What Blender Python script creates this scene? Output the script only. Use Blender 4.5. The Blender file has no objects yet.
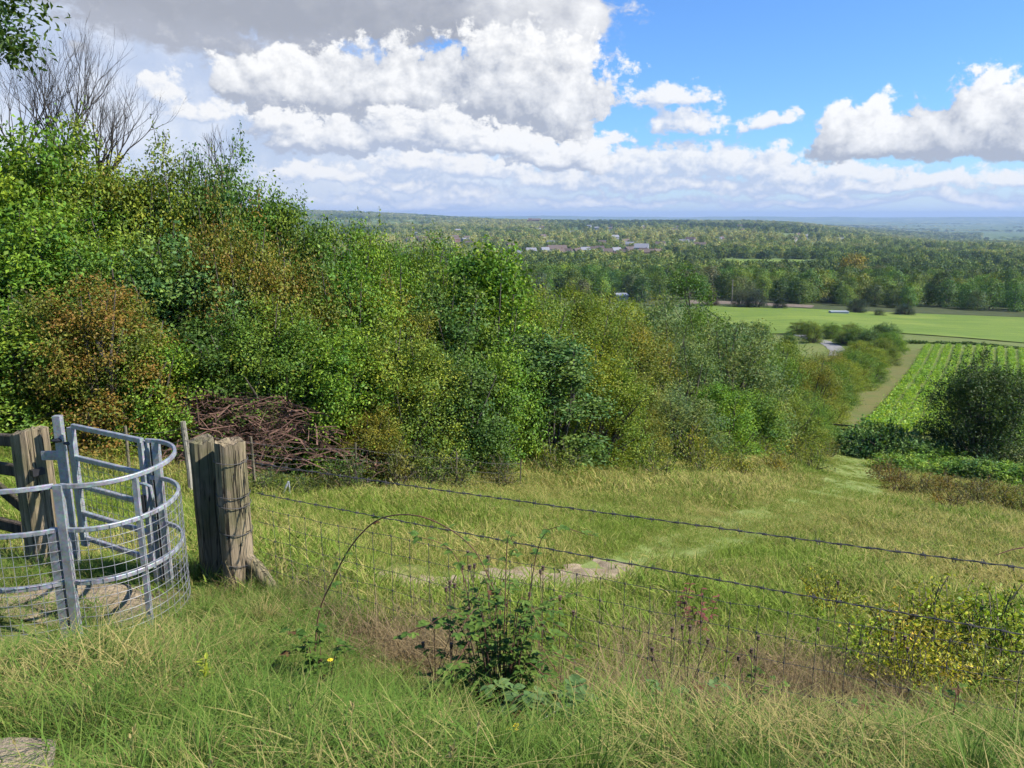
import bpy, math, random
import numpy as np
from mathutils import Vector, Matrix

SC = bpy.context.scene
COL = SC.collection
R = math.radians
PITCH = R(12.2)
SP, CP = math.sin(PITCH), math.cos(PITCH)
FPX = 770.0
EXPO = 1.0
SUN_AZ, SUN_EL = R(104), R(44)

# ------------------------------------------------------------------ helpers
def ray(px, py):
    xc = (px-512)/FPX; yc = (384-py)/FPX
    f = CP+yc*SP; u = yc*CP-SP
    return xc/f, u/f

def P(px, py, Y):
    a, b = ray(px, py)
    return (a*Y, Y, b*Y)

def hash2(ix, iy, seed):
    n = (ix.astype(np.int64)*374761393 + iy.astype(np.int64)*668265263 + seed*974711) & 0x7fffffff
    n = ((n ^ (n >> 13))*1274126177) & 0x7fffffff
    n = (n ^ (n >> 16)) & 0xffff
    return n/65535.0

def vnoise(x, y, seed=0):
    x = np.asarray(x, float); y = np.asarray(y, float)
    ix = np.floor(x); iy = np.floor(y)
    fx = x-ix; fy = y-iy
    fx = fx*fx*(3-2*fx); fy = fy*fy*(3-2*fy)
    a = hash2(ix, iy, seed); b = hash2(ix+1, iy, seed)
    c = hash2(ix, iy+1, seed); d = hash2(ix+1, iy+1, seed)
    return (a*(1-fx)+b*fx)*(1-fy)+(c*(1-fx)+d*fx)*fy

def fbm(x, y, seed=0, octv=4):
    s = 0; a = .5; t = 0
    for i in range(octv):
        s = s+a*vnoise(x*2**i, y*2**i, seed+i*17); t += a; a *= .5
    return s/t

def sstep(a, b, x):
    t = np.clip((np.asarray(x, float)-a)/(b-a), 0, 1)
    return t*t*(3-2*t)

# ------------------------------------------------------------------ terrain
CTRL = [(0, 0, -1.6), (-3, 0, -1.5), (3, 0, -1.75), (0, -6, -1.2), (-8, -5, -.9), (8, -5, -2.0), (-7, 2, -1.7), (-30, -30, 1), (30, -30, -3), (0, -60, 1),
        P(0, 768, 2.0), P(250, 768, 2.02), P(512, 768, 2.08), P(800, 768, 2.2), P(1024, 768, 2.35),
        (-2.645, 4.3, -2.54), (-2.1, 4.2, -2.5), (-3.7, 4.6, -2.52), (-1.95, 5.3, -2.72), (-3.6, 5.75, -2.8), (0.15, 4.25, -2.72), (2.3, 3.2, -2.68), (1.2, 2.65, -2.27), (.2, 2.65, -2.12), (2.0, 2.6, -2.38), (-.7, 3.0, -2.2), (.9, 3.3, -2.55), (4, 2.6, -2.75),
        P(570, 580, 8.0), P(430, 560, 8.3), P(300, 520, 9.2), P(190, 497, 11), P(300, 495, 12), P(0, 440, 12), P(460, 478, 14), P(620, 471, 19), P(720, 456, 28),
        P(830, 441, 45), P(860, 480, 30), P(950, 500, 24), P(1024, 560, 13), P(800, 560, 10.5), P(1024, 640, 7), P(1024, 470, 38), P(940, 455, 42), P(700, 600, 7.2), P(700, 520, 13.5),
        P(850, 420, 60), P(880, 385, 90), P(915, 350, 140), P(1020, 352, 138), P(720, 305, 270), P(1020, 320, 235), P(870, 313, 250), P(870, 332, 180), P(1000, 400, 78),
        (-14, 14, -3.1), (-12, 20, -3.2), (-6, 25, -5.2), (0, 30, -7.2), (4, 45, -9.8), (10, 60, -13), (-30, 30, -2), (-25, 60, -8), (0, 100, -19), (-60, 100, -13), (20, 110, -20),
        (18, 10, -7.4), (32, 20, -11.2), (70, 60, -20), (110, 140, -26), (-60, 20, 1), (-120, 200, -24), (0, 200, -27), (60, 200, -28.5), (150, 250, -31), (0, 300, -32), (150, 330, -33), (-150, 350, -31), (300, 300, -33), (0, 450, -34), (400, 100, -30), (-300, 100, -10), (0, -300, 4), (300, -200, -20), (-300, -200, 6)]
CT = np.array(CTRL, float)
def wc(x, y): return np.arcsinh(np.asarray(x, float)/4), np.arcsinh(np.asarray(y, float)/4)
def _k(r2): return np.where(r2 > 1e-12, r2*np.log(np.maximum(r2, 1e-12)), 0)
_cu, _cv = wc(CT[:, 0], CT[:, 1])
_n = len(CT)
_K = _k((_cu[:, None]-_cu)**2+(_cv[:, None]-_cv)**2)+np.eye(_n)*.004
_Pm = np.c_[np.ones(_n), _cu, _cv]
_A = np.block([[_K, _Pm], [_Pm.T, np.zeros((3, 3))]])
_w = np.linalg.solve(_A, np.r_[CT[:, 2], 0, 0, 0])

LP = ([300, 600, 1000, 1800, 3000, 4500, 5500, 7000, 12000, 25000], [-33, -36, -42, -40, -22, 15, 46, 20, -20, -60])
MP = ([300, 600, 1000, 2000, 3200, 4500, 8000, 13000, 14500, 25000], [-33, -36, -40, -33, -18, -34, -70, -25, 22, -60])
RP = ([300, 600, 1000, 1400, 2500, 6000, 10000, 13000, 14500, 25000], [-33, -38, -44, -52, -78, -95, -75, -30, 20, -60])
def zfar(X, Y):
    r = np.hypot(X, Y)
    t = X/np.maximum(Y, 1)
    t = np.where(Y < 1, np.sign(X)*5, t)
    l = np.interp(r, *LP); m = np.interp(r, *MP); q = np.interp(r, *RP)
    a = sstep(-.32, .16, t); b = sstep(.30, .58, t)
    z = l*(1-a)+m*a
    z = z*(1-b)+q*b
    amp = np.interp(r, [300, 1000, 4000, 14000], [0, 3, 10, 34])
    return z+(fbm(X/900., Y/900., 5, 3)-.5)*amp+(fbm(X/2600., Y/2600., 9, 3)-.5)*np.interp(r, [3000, 14000], [0, 90])*sstep(9000, 14000, r)

def ditch(X, Y):
    ax, ay, bx, by = 1.25, 4.5, 3.3, 3.55
    t = np.clip(((X-ax)*(bx-ax)+(Y-ay)*(by-ay))/((bx-ax)**2+(by-ay)**2), 0, 1)
    return np.hypot(X-ax-t*(bx-ax), Y-ay-t*(by-ay))

def height(X, Y):
    X = np.atleast_1d(np.asarray(X, float)); Y = np.atleast_1d(np.asarray(Y, float))
    sh = X.shape
    X = X.ravel(); Y = Y.ravel()
    u, v = wc(X, Y)
    z = np.zeros_like(u)
    for i in range(0, len(u), 40000):
        s = slice(i, i+40000)
        r2 = (u[s, None]-_cu)**2+(v[s, None]-_cv)**2
        z[s] = _k(r2)@_w[:_n]+_w[_n]+_w[_n+1]*u[s]+_w[_n+2]*v[s]
    r = np.hypot(X, Y)
    z += (fbm(X*.9, Y*.9, 31, 3)-.5)*.16*sstep(1.5, 5, r)*(1-sstep(60, 120, r))
    z += (fbm(X*3.1, Y*3.1, 51, 2)-.5)*.13*sstep(1.2, 2, r)*(1-sstep(8, 16, r))
    z += (fbm(X*.22, Y*.22, 41, 3)-.5)*.35*sstep(6, 14, r)*(1-sstep(150, 250, r))
    z -= .34*np.exp(-(ditch(X, Y)/.26)**2)*(r < 12)
    b = sstep(260, 450, r)
    z = z*(1-b)+zfar(X, Y)*b
    return z.reshape(sh)

def hz(x, y): return float(height([x], [y])[0])

# ------------------------------------------------------------------ mesh building
class MB:
    def __init__(s): s.v = []; s.f = []; s.n = 0; s.at = {}
    def add(s, v, f):
        v = np.asarray(v, float).reshape(-1, 3)
        s.v.append(v)
        for q in f: s.f.append([i+s.n for i in q])
        s.n += len(v)
    def box(s, c, d, rot=None, bev=0):
        x, y, z = [e/2 for e in d]
        v = np.array([[sx*x, sy*y, sz*z] for sz in (-1, 1) for sx, sy in ((-1, -1), (1, -1), (1, 1), (-1, 1))])
        if rot is not None: v = v@np.array(rot.to_3x3()).T
        s.add(v+np.array(c), [(3, 2, 1, 0), (4, 5, 6, 7), (0, 1, 5, 4), (1, 2, 6, 5), (2, 3, 7, 6), (3, 0, 4, 7)])
    def tube(s, pts, rad, k=6, cap=True, wob=0, rng=None):
        pts = [Vector(p) for p in pts]
        n = len(pts)
        if not hasattr(rad, '__len__'): rad = [rad]*n
        V = []
        t0 = (pts[1]-pts[0]).normalized()
        ref = Vector((0, 0, 1)) if abs(t0.z) < .9 else Vector((1, 0, 0))
        for i in range(n):
            t = (pts[min(i+1, n-1)]-pts[max(i-1, 0)])
            if t.length < 1e-9: t = t0
            t = t.normalized()
            a = t.cross(ref)
            if a.length < 1e-4: a = t.cross(Vector((0, 1, .1)))
            a.normalize(); b = t.cross(a)
            for j in range(k):
                th = 2*math.pi*j/k
                rr = rad[i]*(1+(wob*(rng.random()-.5) if wob else 0))
                V.append(pts[i]+a*(math.cos(th)*rr)+b*(math.sin(th)*rr))
        F = [(i*k+j, i*k+(j+1) % k, (i+1)*k+(j+1) % k, (i+1)*k+j) for i in range(n-1) for j in range(k)]
        if cap:
            F.append(tuple(range(k))[::-1]); F.append(tuple((n-1)*k+j for j in range(k)))
        s.add([tuple(p) for p in V], F)
    def bar(s, pts, w, h):
        """flat bar swept along a path: w across (horizontal), h up"""
        pts = [Vector(p) for p in pts]; n = len(pts); V = []
        for i in range(n):
            t = (pts[min(i+1, n-1)]-pts[max(i-1, 0)]).normalized()
            a = t.cross(Vector((0, 0, 1))).normalized(); b = a.cross(t).normalized()
            c = .22
            for sa, sb in ((-1, -1+c), (-1+c, -1), (1-c, -1), (1, -1+c), (1, 1-c), (1-c, 1), (-1+c, 1), (-1, 1-c)):
                V.append(pts[i]+a*(sa*w/2)+b*(sb*h/2))
        k = 8
        F = [(i*k+j, i*k+(j+1) % k, (i+1)*k+(j+1) % k, (i+1)*k+j) for i in range(n-1) for j in range(k)]
        F.append(tuple(range(k))[::-1]); F.append(tuple((n-1)*k+j for j in range(k)))
        s.add([tuple(p) for p in V], F)
    def build(s, name, mat, parent=None, smooth=False, loc=None):
        me = bpy.data.meshes.new(name)
        v = np.concatenate(s.v) if s.v else np.zeros((0, 3))
        if loc is not None: v = v-np.array(loc)
        me.from_pydata(v.tolist(), [], s.f)
        me.materials.append(mat)
        if smooth:
            for p in me.polygons: p.use_smooth = True
        o = bpy.data.objects.new(name, me); COL.objects.link(o)
        if parent is not None: o.parent = parent
        elif loc is not None: o.location = loc
        return o

def quad_mesh(name, V, mats, fattr=None, vattr=None, matidx=None, faces=None):
    """V: (n,4,3) free quads, or V (m,3) + faces (n,4)"""
    me = bpy.data.meshes.new(name)
    if faces is None:
        n = len(V); V = V.reshape(-1, 3); faces = np.arange(n*4).reshape(-1, 4)
    n = len(faces)
    me.vertices.add(len(V)); me.vertices.foreach_set('co', np.ascontiguousarray(V, np.float32).ravel())
    me.loops.add(n*4); me.loops.foreach_set('vertex_index', np.ascontiguousarray(faces, np.int32).ravel())
    me.polygons.add(n); me.polygons.foreach_set('loop_start', np.arange(0, n*4, 4, dtype=np.int32))
    me.polygons.foreach_set('loop_total', np.full(n, 4, np.int32))
    for k, a in (fattr or {}).items():
        me.attributes.new(k, 'FLOAT', 'FACE').data.foreach_set('value', np.asarray(a, np.float32))
    for k, a in (vattr or {}).items():
        me.attributes.new(k, 'FLOAT', 'POINT').data.foreach_set('value', np.asarray(a, np.float32))
    for m in (mats if isinstance(mats, list) else [mats]): me.materials.append(m)
    if matidx is not None: me.polygons.foreach_set('material_index', np.asarray(matidx, np.int32))
    me.update(calc_edges=True); me.validate()
    return me

def link(name, me, parent=None, loc=None):
    o = bpy.data.objects.new(name, me); COL.objects.link(o)
    if parent is not None: o.parent = parent
    if loc is not None: o.location = loc
    return o
def tag(o, label=None, cat=None, group=None, kind=None):
    if label: o['label'] = label
    if cat: o['category'] = cat
    if group: o['group'] = group
    if kind: o['kind'] = kind
    return o
def empty(name, loc, label, cat, group=None, rz=0):
    o = bpy.data.objects.new(name, None); COL.objects.link(o)
    o.location = loc; o.rotation_euler = (0, 0, rz); o.empty_display_size = .2
    return tag(o, label, cat, group)
def children(o): return [c for c in KIDS.get(o.name, [])]
KIDS = {}
def kid(par, o):
    KIDS.setdefault(par.name, []).append(o); o.parent = par; return o
def copy_tree(root, parent=None):
    c = root.copy(); COL.objects.link(c)
    if parent is not None: c.parent = parent
    for ch in KIDS.get(root.name, []):
        d = copy_tree(ch, c); KIDS.setdefault(c.name, []).append(d)
    return c

# ------------------------------------------------------------------ shader helper
class S:
    def __init__(s, nt, sock): s.nt = nt; s.k = sock
    def _m(s, op, *o, clamp=False):
        n = s.nt.nodes.new('ShaderNodeMath'); n.operation = op; n.use_clamp = clamp
        for i, a in enumerate((s,)+o):
            if isinstance(a, S): s.nt.links.new(a.k, n.inputs[i])
            else: n.inputs[i].default_value = a
        return S(s.nt, n.outputs[0])
    def __add__(s, o): return s._m('ADD', o)
    def __sub__(s, o): return s._m('SUBTRACT', o)
    def __mul__(s, o): return s._m('MULTIPLY', o)
    def __truediv__(s, o): return s._m('DIVIDE', o)
    def max(s, o): return s._m('MAXIMUM', o)
    def min(s, o): return s._m('MINIMUM', o)
    def clamp(s): return s._m('ADD', 0.0, clamp=True)
    def gt(s, o): return s._m('GREATER_THAN', o)
    def pow(s, o): return s._m('POWER', o)
    def smax(s, o, d): return s._m('SMOOTH_MAX', o, d)
    def mapr(s, a, b, c=0.0, d=1.0, smooth=True):
        n = s.nt.nodes.new('ShaderNodeMapRange'); n.interpolation_type = 'SMOOTHSTEP' if smooth else 'LINEAR'
        s.nt.links.new(s.k, n.inputs[0])
        for i, x in enumerate((a, b, c, d)): n.inputs[i+1].default_value = x
        return S(s.nt, n.outputs[0])
def vm(nt, op, *a):
    n = nt.nodes.new('ShaderNodeVectorMath'); n.operation = op
    for i, x in enumerate(a):
        if isinstance(x, S): nt.links.new(x.k, n.inputs[i])
        else: n.inputs[i].default_value = x
    return S(nt, n.outputs['Value'] if op in ('LENGTH', 'DOT_PRODUCT', 'DISTANCE') else n.outputs[0])
def mixc(nt, f, a, b, mode='MIX'):
    n = nt.nodes.new('ShaderNodeMix'); n.data_type = 'RGBA'; n.blend_type = mode
    def st(x, i):
        if isinstance(x, S): nt.links.new(x.k, n.inputs[i])
        elif i == 0: n.inputs[0].default_value = x
        else: n.inputs[i].default_value = (*x[:3], 1)
    st(f, 0); st(a, 6); st(b, 7)
    return S(nt, n.outputs[2])
def noise(nt, vec, scale, detail=4, rough=.55, dim='3D', out=0, dist=0):
    n = nt.nodes.new('ShaderNodeTexNoise'); n.noise_dimensions = dim
    if vec is not None: nt.links.new(vec.k, n.inputs['Vector'])
    n.inputs['Scale'].default_value = scale; n.inputs['Detail'].default_value = detail
    n.inputs['Roughness'].default_value = rough; n.inputs['Distortion'].default_value = dist
    return S(nt, n.outputs[out])
def attr(nt, name, typ='GEOMETRY', out='Fac'):
    n = nt.nodes.new('ShaderNodeAttribute'); n.attribute_type = typ; n.attribute_name = name
    return S(nt, n.outputs[out])
def coord(nt, which='Object'):
    if which == 'World':
        n = nt.nodes.new('ShaderNodeNewGeometry'); return S(nt, n.outputs['Position'])
    n = nt.nodes.new('ShaderNodeTexCoord'); return S(nt, n.outputs[which])
def newmat(name):
    m = bpy.data.materials.new(name); m.use_nodes = True
    nt = m.node_tree; b = nt.nodes['Principled BSDF']
    return m, nt, b
def setin(nt, b, name, x):
    if isinstance(x, S): nt.links.new(x.k, b.inputs[name])
    elif hasattr(x, '__len__'): b.inputs[name].default_value = (*x[:3], 1)
    else: b.inputs[name].default_value = x
def bump(nt, b, h, strength=.5, dist=.02):
    n = nt.nodes.new('ShaderNodeBump'); n.inputs['Strength'].default_value = strength; n.inputs['Distance'].default_value = dist
    nt.links.new(h.k, n.inputs['Height']); nt.links.new(n.outputs[0], b.inputs['Normal'])
def translucent(nt, b, col, fac):
    t = nt.nodes.new('ShaderNodeBsdfTranslucent'); mx = nt.nodes.new('ShaderNodeMixShader')
    mx.inputs[0].default_value = fac
    if isinstance(col, S): nt.links.new(col.k, t.inputs[0])
    nt.links.new(b.outputs[0], mx.inputs[1]); nt.links.new(t.outputs[0], mx.inputs[2])
    nt.links.new(mx.outputs[0], nt.nodes['Material Output'].inputs[0])

# ------------------------------------------------------------------ materials
def leaf_material(name, source='OBJECT', rough=.55, spec=.2, autumn=(.24, .105, .03)):
    m, nt, b = newmat(name)
    if source == 'OBJECT':
        oi = nt.nodes.new('ShaderNodeObjectInfo'); base = S(nt, oi.outputs['Color']); alpha = S(nt, oi.outputs['Alpha'])
    else:
        base = attr(nt, 'tone', 'INSTANCER', 'Color'); alpha = None
    rnd = attr(nt, 'rnd'); tint = attr(nt, 'tint')
    br = rnd.mapr(0, 1, .55, 1.5, False)*tint.mapr(0, 1, .78, 1.25, False)
    cmb = nt.nodes.new('ShaderNodeCombineXYZ')
    for i, (lo, hi) in enumerate(((.85, 1.35), (1, 1), (1.1, .75))):
        nt.links.new((br*tint.mapr(0, 1, lo, hi, False)).k, cmb.inputs[i])
    c = vm(nt, 'MULTIPLY', base, S(nt, cmb.outputs[0]))
    wpos = coord(nt, 'World')
    hn = noise(nt, wpos, .75, 3, .6)
    c = mixc(nt, hn.mapr(.42, .62, 0, .5), c, vm(nt, 'MULTIPLY', c, (1.45, 1.12, .9))); c = mixc(nt, hn.mapr(.48, .32, 0, .4), c, vm(nt, 'MULTIPLY', c, (.6, .8, 1.25)))
    if alpha is not None:
        one = alpha*-1.0+1.0
        fac = (tint*.55+rnd*.2+noise(nt, wpos, 1.1, 2, .5).mapr(.3, .7, 0, .25)-one).mapr(-.05, .05, 0, .9)
        aut = mixc(nt, rnd, autumn, (.22, .17, .03))
        c = mixc(nt, fac, c, aut)
    setin(nt, b, 'Base Color', c); setin(nt, b, 'Roughness', rough); setin(nt, b, 'Specular IOR Level', spec)
    tc = vm(nt, 'MULTIPLY', c, (1.2, 1.3, .6))
    translucent(nt, b, tc, .28)
    return m
M_LEAF = leaf_material('leaf_foliage')
M_FARLEAF = leaf_material('woodland_foliage', 'INSTANCER', .7, .15)

def bark_material(name, c0, c1, sc=6):
    m, nt, b = newmat(name)
    v = vm(nt, 'MULTIPLY', coord(nt), (1, 1, .25))
    n = noise(nt, v, sc, 6, .65)
    setin(nt, b, 'Base Color', mixc(nt, n.mapr(.3, .7), c0, c1)); setin(nt, b, 'Roughness', .9)
    bump(nt, b, n, .6, .02)
    return m
M_BARK = bark_material('bark', (.05, .038, .028), (.13, .105, .08))
M_DEADTWIG = bark_material('dead_twig', (.018, .014, .012), (.055, .045, .036))
M_BRUSH = bark_material('dry_brushwood', (.06, .03, .02), (.20, .11, .075), 9)
M_CANE = bark_material('bramble_cane', (.09, .06, .03), (.17, .06, .04))

def wood_material(name, light, dark, algae, grain=26):
    m, nt, b = newmat(name)
    co = coord(nt)
    v = vm(nt, 'MULTIPLY', co, (1, 1, .05))
    g = noise(nt, v, grain, 8, .7, dist=.6)
    big = noise(nt, co, 3.2, 4, .6)
    fine = noise(nt, vm(nt, 'MULTIPLY', co, (1, 1, .03)), grain*4, 3, .6)
    c = mixc(nt, g.mapr(.34, .62), dark, light)
    c = mixc(nt, fine.mapr(.45, .75, 0, .45), c, (light[0]*1.4, light[1]*1.4, light[2]*1.4))
    c = mixc(nt, big.mapr(.42, .62, 0, .75), c, algae)
    crack = noise(nt, vm(nt, 'MULTIPLY', co, (1, 1, .035)), grain*.9, 2, .5)
    cr = crack.mapr(.49, .505)*crack.mapr(.53, .515)
    c = mixc(nt, cr*.85, c, (.018, .015, .012))
    setin(nt, b, 'Base Color', c); setin(nt, b, 'Roughness', .88); setin(nt, b, 'Specular IOR Level', .2)
    bump(nt, b, g*.6+fine*.3-cr*1.2, .9, .012)
    return m
M_POST = wood_material('weathered_post_wood', (.29, .225, .145), (.10, .078, .048), (.14, .13, .06))
M_POSTDARK = wood_material('dark_post_wood', (.20, .165, .11), (.05, .042, .03), (.10, .10, .045))  # darker tones of the post wood, for the square post and thin stakes
M_RAIL = wood_material('dark_rail_wood', (.09, .07, .05), (.03, .025, .02), (.05, .05, .025))
M_STAKE = wood_material('pale_stake_wood', (.36, .33, .27), (.17, .15, .12), (.19, .18, .12))

def galv_material():
    m, nt, b = newmat('galvanised_steel')
    co = coord(nt, 'World')
    vo = nt.nodes.new('ShaderNodeTexVoronoi'); vo.inputs['Scale'].default_value = 70
    nt.links.new(co.k, vo.inputs['Vector'])
    n = noise(nt, co, 14, 6, .7)
    sp = S(nt, vo.outputs['Color'])
    c = mixc(nt, n.mapr(.3, .7), (.25, .26, .27), (.38, .39, .40))
    c = mixc(nt, .16, c, sp, 'OVERLAY')
    rs = noise(nt, co, 5.5, 6, .7)
    c = mixc(nt, rs.mapr(.60, .74, 0, .7), c, (.17, .12, .075))
    setin(nt, b, 'Base Color', c); setin(nt, b, 'Metallic', .45)
    setin(nt, b, 'Roughness', n.mapr(.3, .7, .40, .72)); bump(nt, b, n, .1, .003)
    return m
M_GALV = galv_material()
def plain(name, c, rough=.6, metal=0, var=.3, sc=12):
    m, nt, b = newmat(name)
    n = noise(nt, coord(nt), sc, 4, .6)
    setin(nt, b, 'Base Color', mixc(nt, n, tuple(x*(1-var) for x in c), tuple(min(1, x*(1+var)) for x in c)))
    setin(nt, b, 'Roughness', rough); setin(nt, b, 'Metallic', metal)
    return m
M_WIRE = plain('weathered_wire', (.065, .06, .055), .75, .0)
M_WIREPALE = plain('pale_zinc_wire', (.22, .225, .23), .5, .3)
M_BOLT = plain('dark_steel_fitting', (.05, .05, .055), .5, .6)
M_YELLOW = plain('yellow_petal', (.75, .55, .02), .6)
M_SEED = plain('brown_seed_head', (.09, .055, .035), .9)
M_REDLEAF = plain('red_dry_leaf', (.15, .035, .022), .7, 0, .5)
M_WALLW = plain('pale_render_wall', (.30, .295, .275), .85, 0, .08)
M_WALLB = plain('brick_wall', (.22, .12, .09), .9, 0, .15)
M_ROOFR = plain('clay_tile_roof', (.11, .08, .065), .85, 0, .2)
M_ROOFG = plain('slate_roof', (.20, .20, .22), .7, 0, .15)
M_PALEMETAL = plain('pale_metal_sheet', (.34, .35, .37), .5, .1, .08)
M_WINDOW = plain('window_glass', (.05, .06, .08), .15, 0, .2)

def terrain_material():
    m, nt, b = newmat('grassland_ground')
    p = coord(nt, 'World')
    dist = vm(nt, 'LENGTH', p)
    n1 = noise(nt, p, 1.1, 5, .65); n2 = noise(nt, p, .18, 4, .6); n3 = noise(nt, p, 9, 4, .7)
    near = mixc(nt, n1.mapr(.35, .65), (.11, .155, .03), (.22, .21, .075))
    near = mixc(nt, n2.mapr(.4, .6, 0, .6), near, (.13, .17, .04))
    near = mixc(nt, n3.mapr(.45, .7, 0, .35), near, (.05, .042, .025))
    f1 = noise(nt, p, .0035, 3, .5); f2 = noise(nt, p, .012, 4, .6)
    vo = nt.nodes.new('ShaderNodeTexVoronoi'); vo.inputs['Scale'].default_value = .0042
    nt.links.new(p.k, vo.inputs['Vector'])
    far = mixc(nt, S(nt, vo.outputs['Color']), (.09, .15, .035), (.28, .30, .12))
    far = mixc(nt, f2.mapr(.36, .58, 0, .9), far, (.05, .09, .03))
    c = mixc(nt, dist.mapr(90, 400), near, far)
    setin(nt, b, 'Base Color', c); setin(nt, b, 'Roughness', .95); setin(nt, b, 'Specular IOR Level', .1)
    bump(nt, b, n3+n1, .7, .05)
    return m
M_TERRAIN = terrain_material()
def soil_material(name, c0, c1, c2, sc=5):
    m, nt, b = newmat(name)
    p = coord(nt, 'World')
    n = noise(nt, p, sc, 6, .65); n2 = noise(nt, p, sc*8, 4, .7)
    c = mixc(nt, n.mapr(.35, .65), c0, c1)
    c = mixc(nt, n2.mapr(.5, .7, 0, .6), c, c2)
    setin(nt, b, 'Base Color', c); setin(nt, b, 'Roughness', .95); setin(nt, b, 'Specular IOR Level', .15)
    bump(nt, b, n+n2*.6, .8, .03)
    return m
M_SOIL = soil_material('bare_dry_soil', (.26, .195, .12), (.35, .275, .18), (.14, .115, .055))
M_TANSOIL = soil_material('tan_soil', (.25, .19, .12), (.34, .27, .18), (.17, .14, .08), 6)
M_TRAMPLED = soil_material('trampled_grass', (.15, .205, .045), (.215, .245, .08), (.11, .16, .032), 2.2)
M_GRAVEL = soil_material('chalk_gravel', (.19, .18, .165), (.27, .26, .24), (.14, .13, .11), 2)
M_PASTURE = soil_material('pasture_grass', (.12, .18, .025), (.17, .225, .035), (.10, .15, .025), .06)
def tramlines(m):
    nt = m.node_tree; b = nt.nodes['Principled BSDF']; c = S(nt, b.inputs['Base Color'].links[0].from_socket)
    v = vm(nt, 'MULTIPLY', coord(nt, 'World'), (.02, .22, 0)); n = noise(nt, v, 1.0, 5, .65); n2 = noise(nt, coord(nt, 'World'), .03, 4, .6)
    c = mixc(nt, n.mapr(.42, .58, 0, .45), c, (.085, .14, .022)); c = mixc(nt, n2.mapr(.5, .7, 0, .5), c, (.21, .24, .05))
    setin(nt, b, 'Base Color', c)
tramlines(M_PASTURE)
M_STRIP = soil_material('mown_grass_strip', (.105, .125, .03), (.145, .13, .042), (.08, .115, .026), .35)
M_CROPSOIL = soil_material('crop_field_soil', (.115, .16, .032), (.15, .17, .04), (.11, .12, .045), .8)

def grass_material(name, green, straw, green2):
    m, nt, b = newmat(name)
    h = attr(nt, 'hgt'); rnd = attr(nt, 'rnd'); tone = attr(nt, 'tone', 'INSTANCER')
    g = mixc(nt, rnd, green, green2)
    f = (tone+(rnd-.5)*.75+(h-.45)*.25).mapr(.35, .75, 0, 1)
    c = mixc(nt, f, g, straw)
    c = mixc(nt, rnd.mapr(.92, 1, 0, .5), c, (.36, .28, .12))
    setin(nt, b, 'Base Color', c); setin(nt, b, 'Roughness', .7); setin(nt, b, 'Specular IOR Level', .1)
    translucent(nt, b, c, .35)
    return m
M_GRASS = grass_material('long_grass', (.10, .185, .030), (.40, .33, .125), (.165, .24, .042))
M_MEADOW = grass_material('meadow_blades', (.145, .23, .030), (.46, .39, .13), (.225, .30, .042))
M_THATCH = grass_material('dead_thatch', (.17, .12, .065), (.33, .25, .13), (.24, .18, .09))
M_CROP = leaf_material('crop_leaves', 'INSTANCER', .5, .3)

# ------------------------------------------------------------------ terrain sheets
def terrain():
    nu, nv = 420, 520
    U = np.linspace(-np.arcsinh(20000/4), np.arcsinh(20000/4), nu)
    V = np.linspace(-np.arcsinh(3000/4), np.arcsinh(20000/4), nv)
    x = 4*np.sinh(U); y = 4*np.sinh(V)
    X, Y = np.meshgrid(x, y)
    Z = height(X, Y)
    v = np.stack([X, Y, Z], -1).reshape(-1, 3)
    i = np.arange(nu-1); j = np.arange(nv-1)
    I, J = np.meshgrid(i, j); a = (J*nu+I).ravel()
    f = np.stack([a, a+1, a+nu+1, a+nu], -1)
    me = quad_mesh('terrain', v, M_TERRAIN, faces=f)
    me.polygons.foreach_set('use_smooth', np.ones(len(me.polygons), bool))
    return tag(link('terrain', me), kind='structure', label='sloping grassy hillside and wide valley floor', cat='terrain')
terrain()

def ribbon(name, line, width, mat, lift, seg=60, cross=6, jag=.25, jsc=1.2, seed=3, label=None, cat=None):
    """sheet draped on the ground along a polyline of (x, y[, w])"""
    L = np.array(line, float)
    d = np.r_[0, np.cumsum(np.hypot(np.diff(L[:, 0]), np.diff(L[:, 1])))]
    t = np.linspace(0, d[-1], seg)
    x = np.interp(t, d, L[:, 0]); y = np.interp(t, d, L[:, 1])
    w = np.interp(t, d, L[:, 2]) if L.shape[1] > 2 else np.full(seg, width)
    for _ in range(3):
        x[1:-1] = (x[:-2]+2*x[1:-1]+x[2:])/4; y[1:-1] = (y[:-2]+2*y[1:-1]+y[2:])/4
    tx = np.gradient(x); ty = np.gradient(y); n = np.hypot(tx, ty); nx, ny = -ty/n, tx/n
    V = []
    for k in np.linspace(-1, 1, cross):
        ww = w*(1+jag*(fbm(t*jsc, np.full(seg, k*.5+7), seed, 3)-.5)*2)*.5*k
        X = x+nx*ww; Y = y+ny*ww
        V.append(np.stack([X, Y, height(X, Y)+lift], -1))
    V = np.array(V).reshape(-1, 3)
    i, j = np.meshgrid(np.arange(seg-1), np.arange(cross-1)); a = (j*seg+i).ravel()
    me = quad_mesh(name, V, mat, faces=np.stack([a, a+1, a+seg+1, a+seg], -1))
    me.polygons.foreach_set('use_smooth', np.ones(len(me.polygons), bool))
    return tag(link(name, me), kind='structure', label=label, cat=cat)

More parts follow.
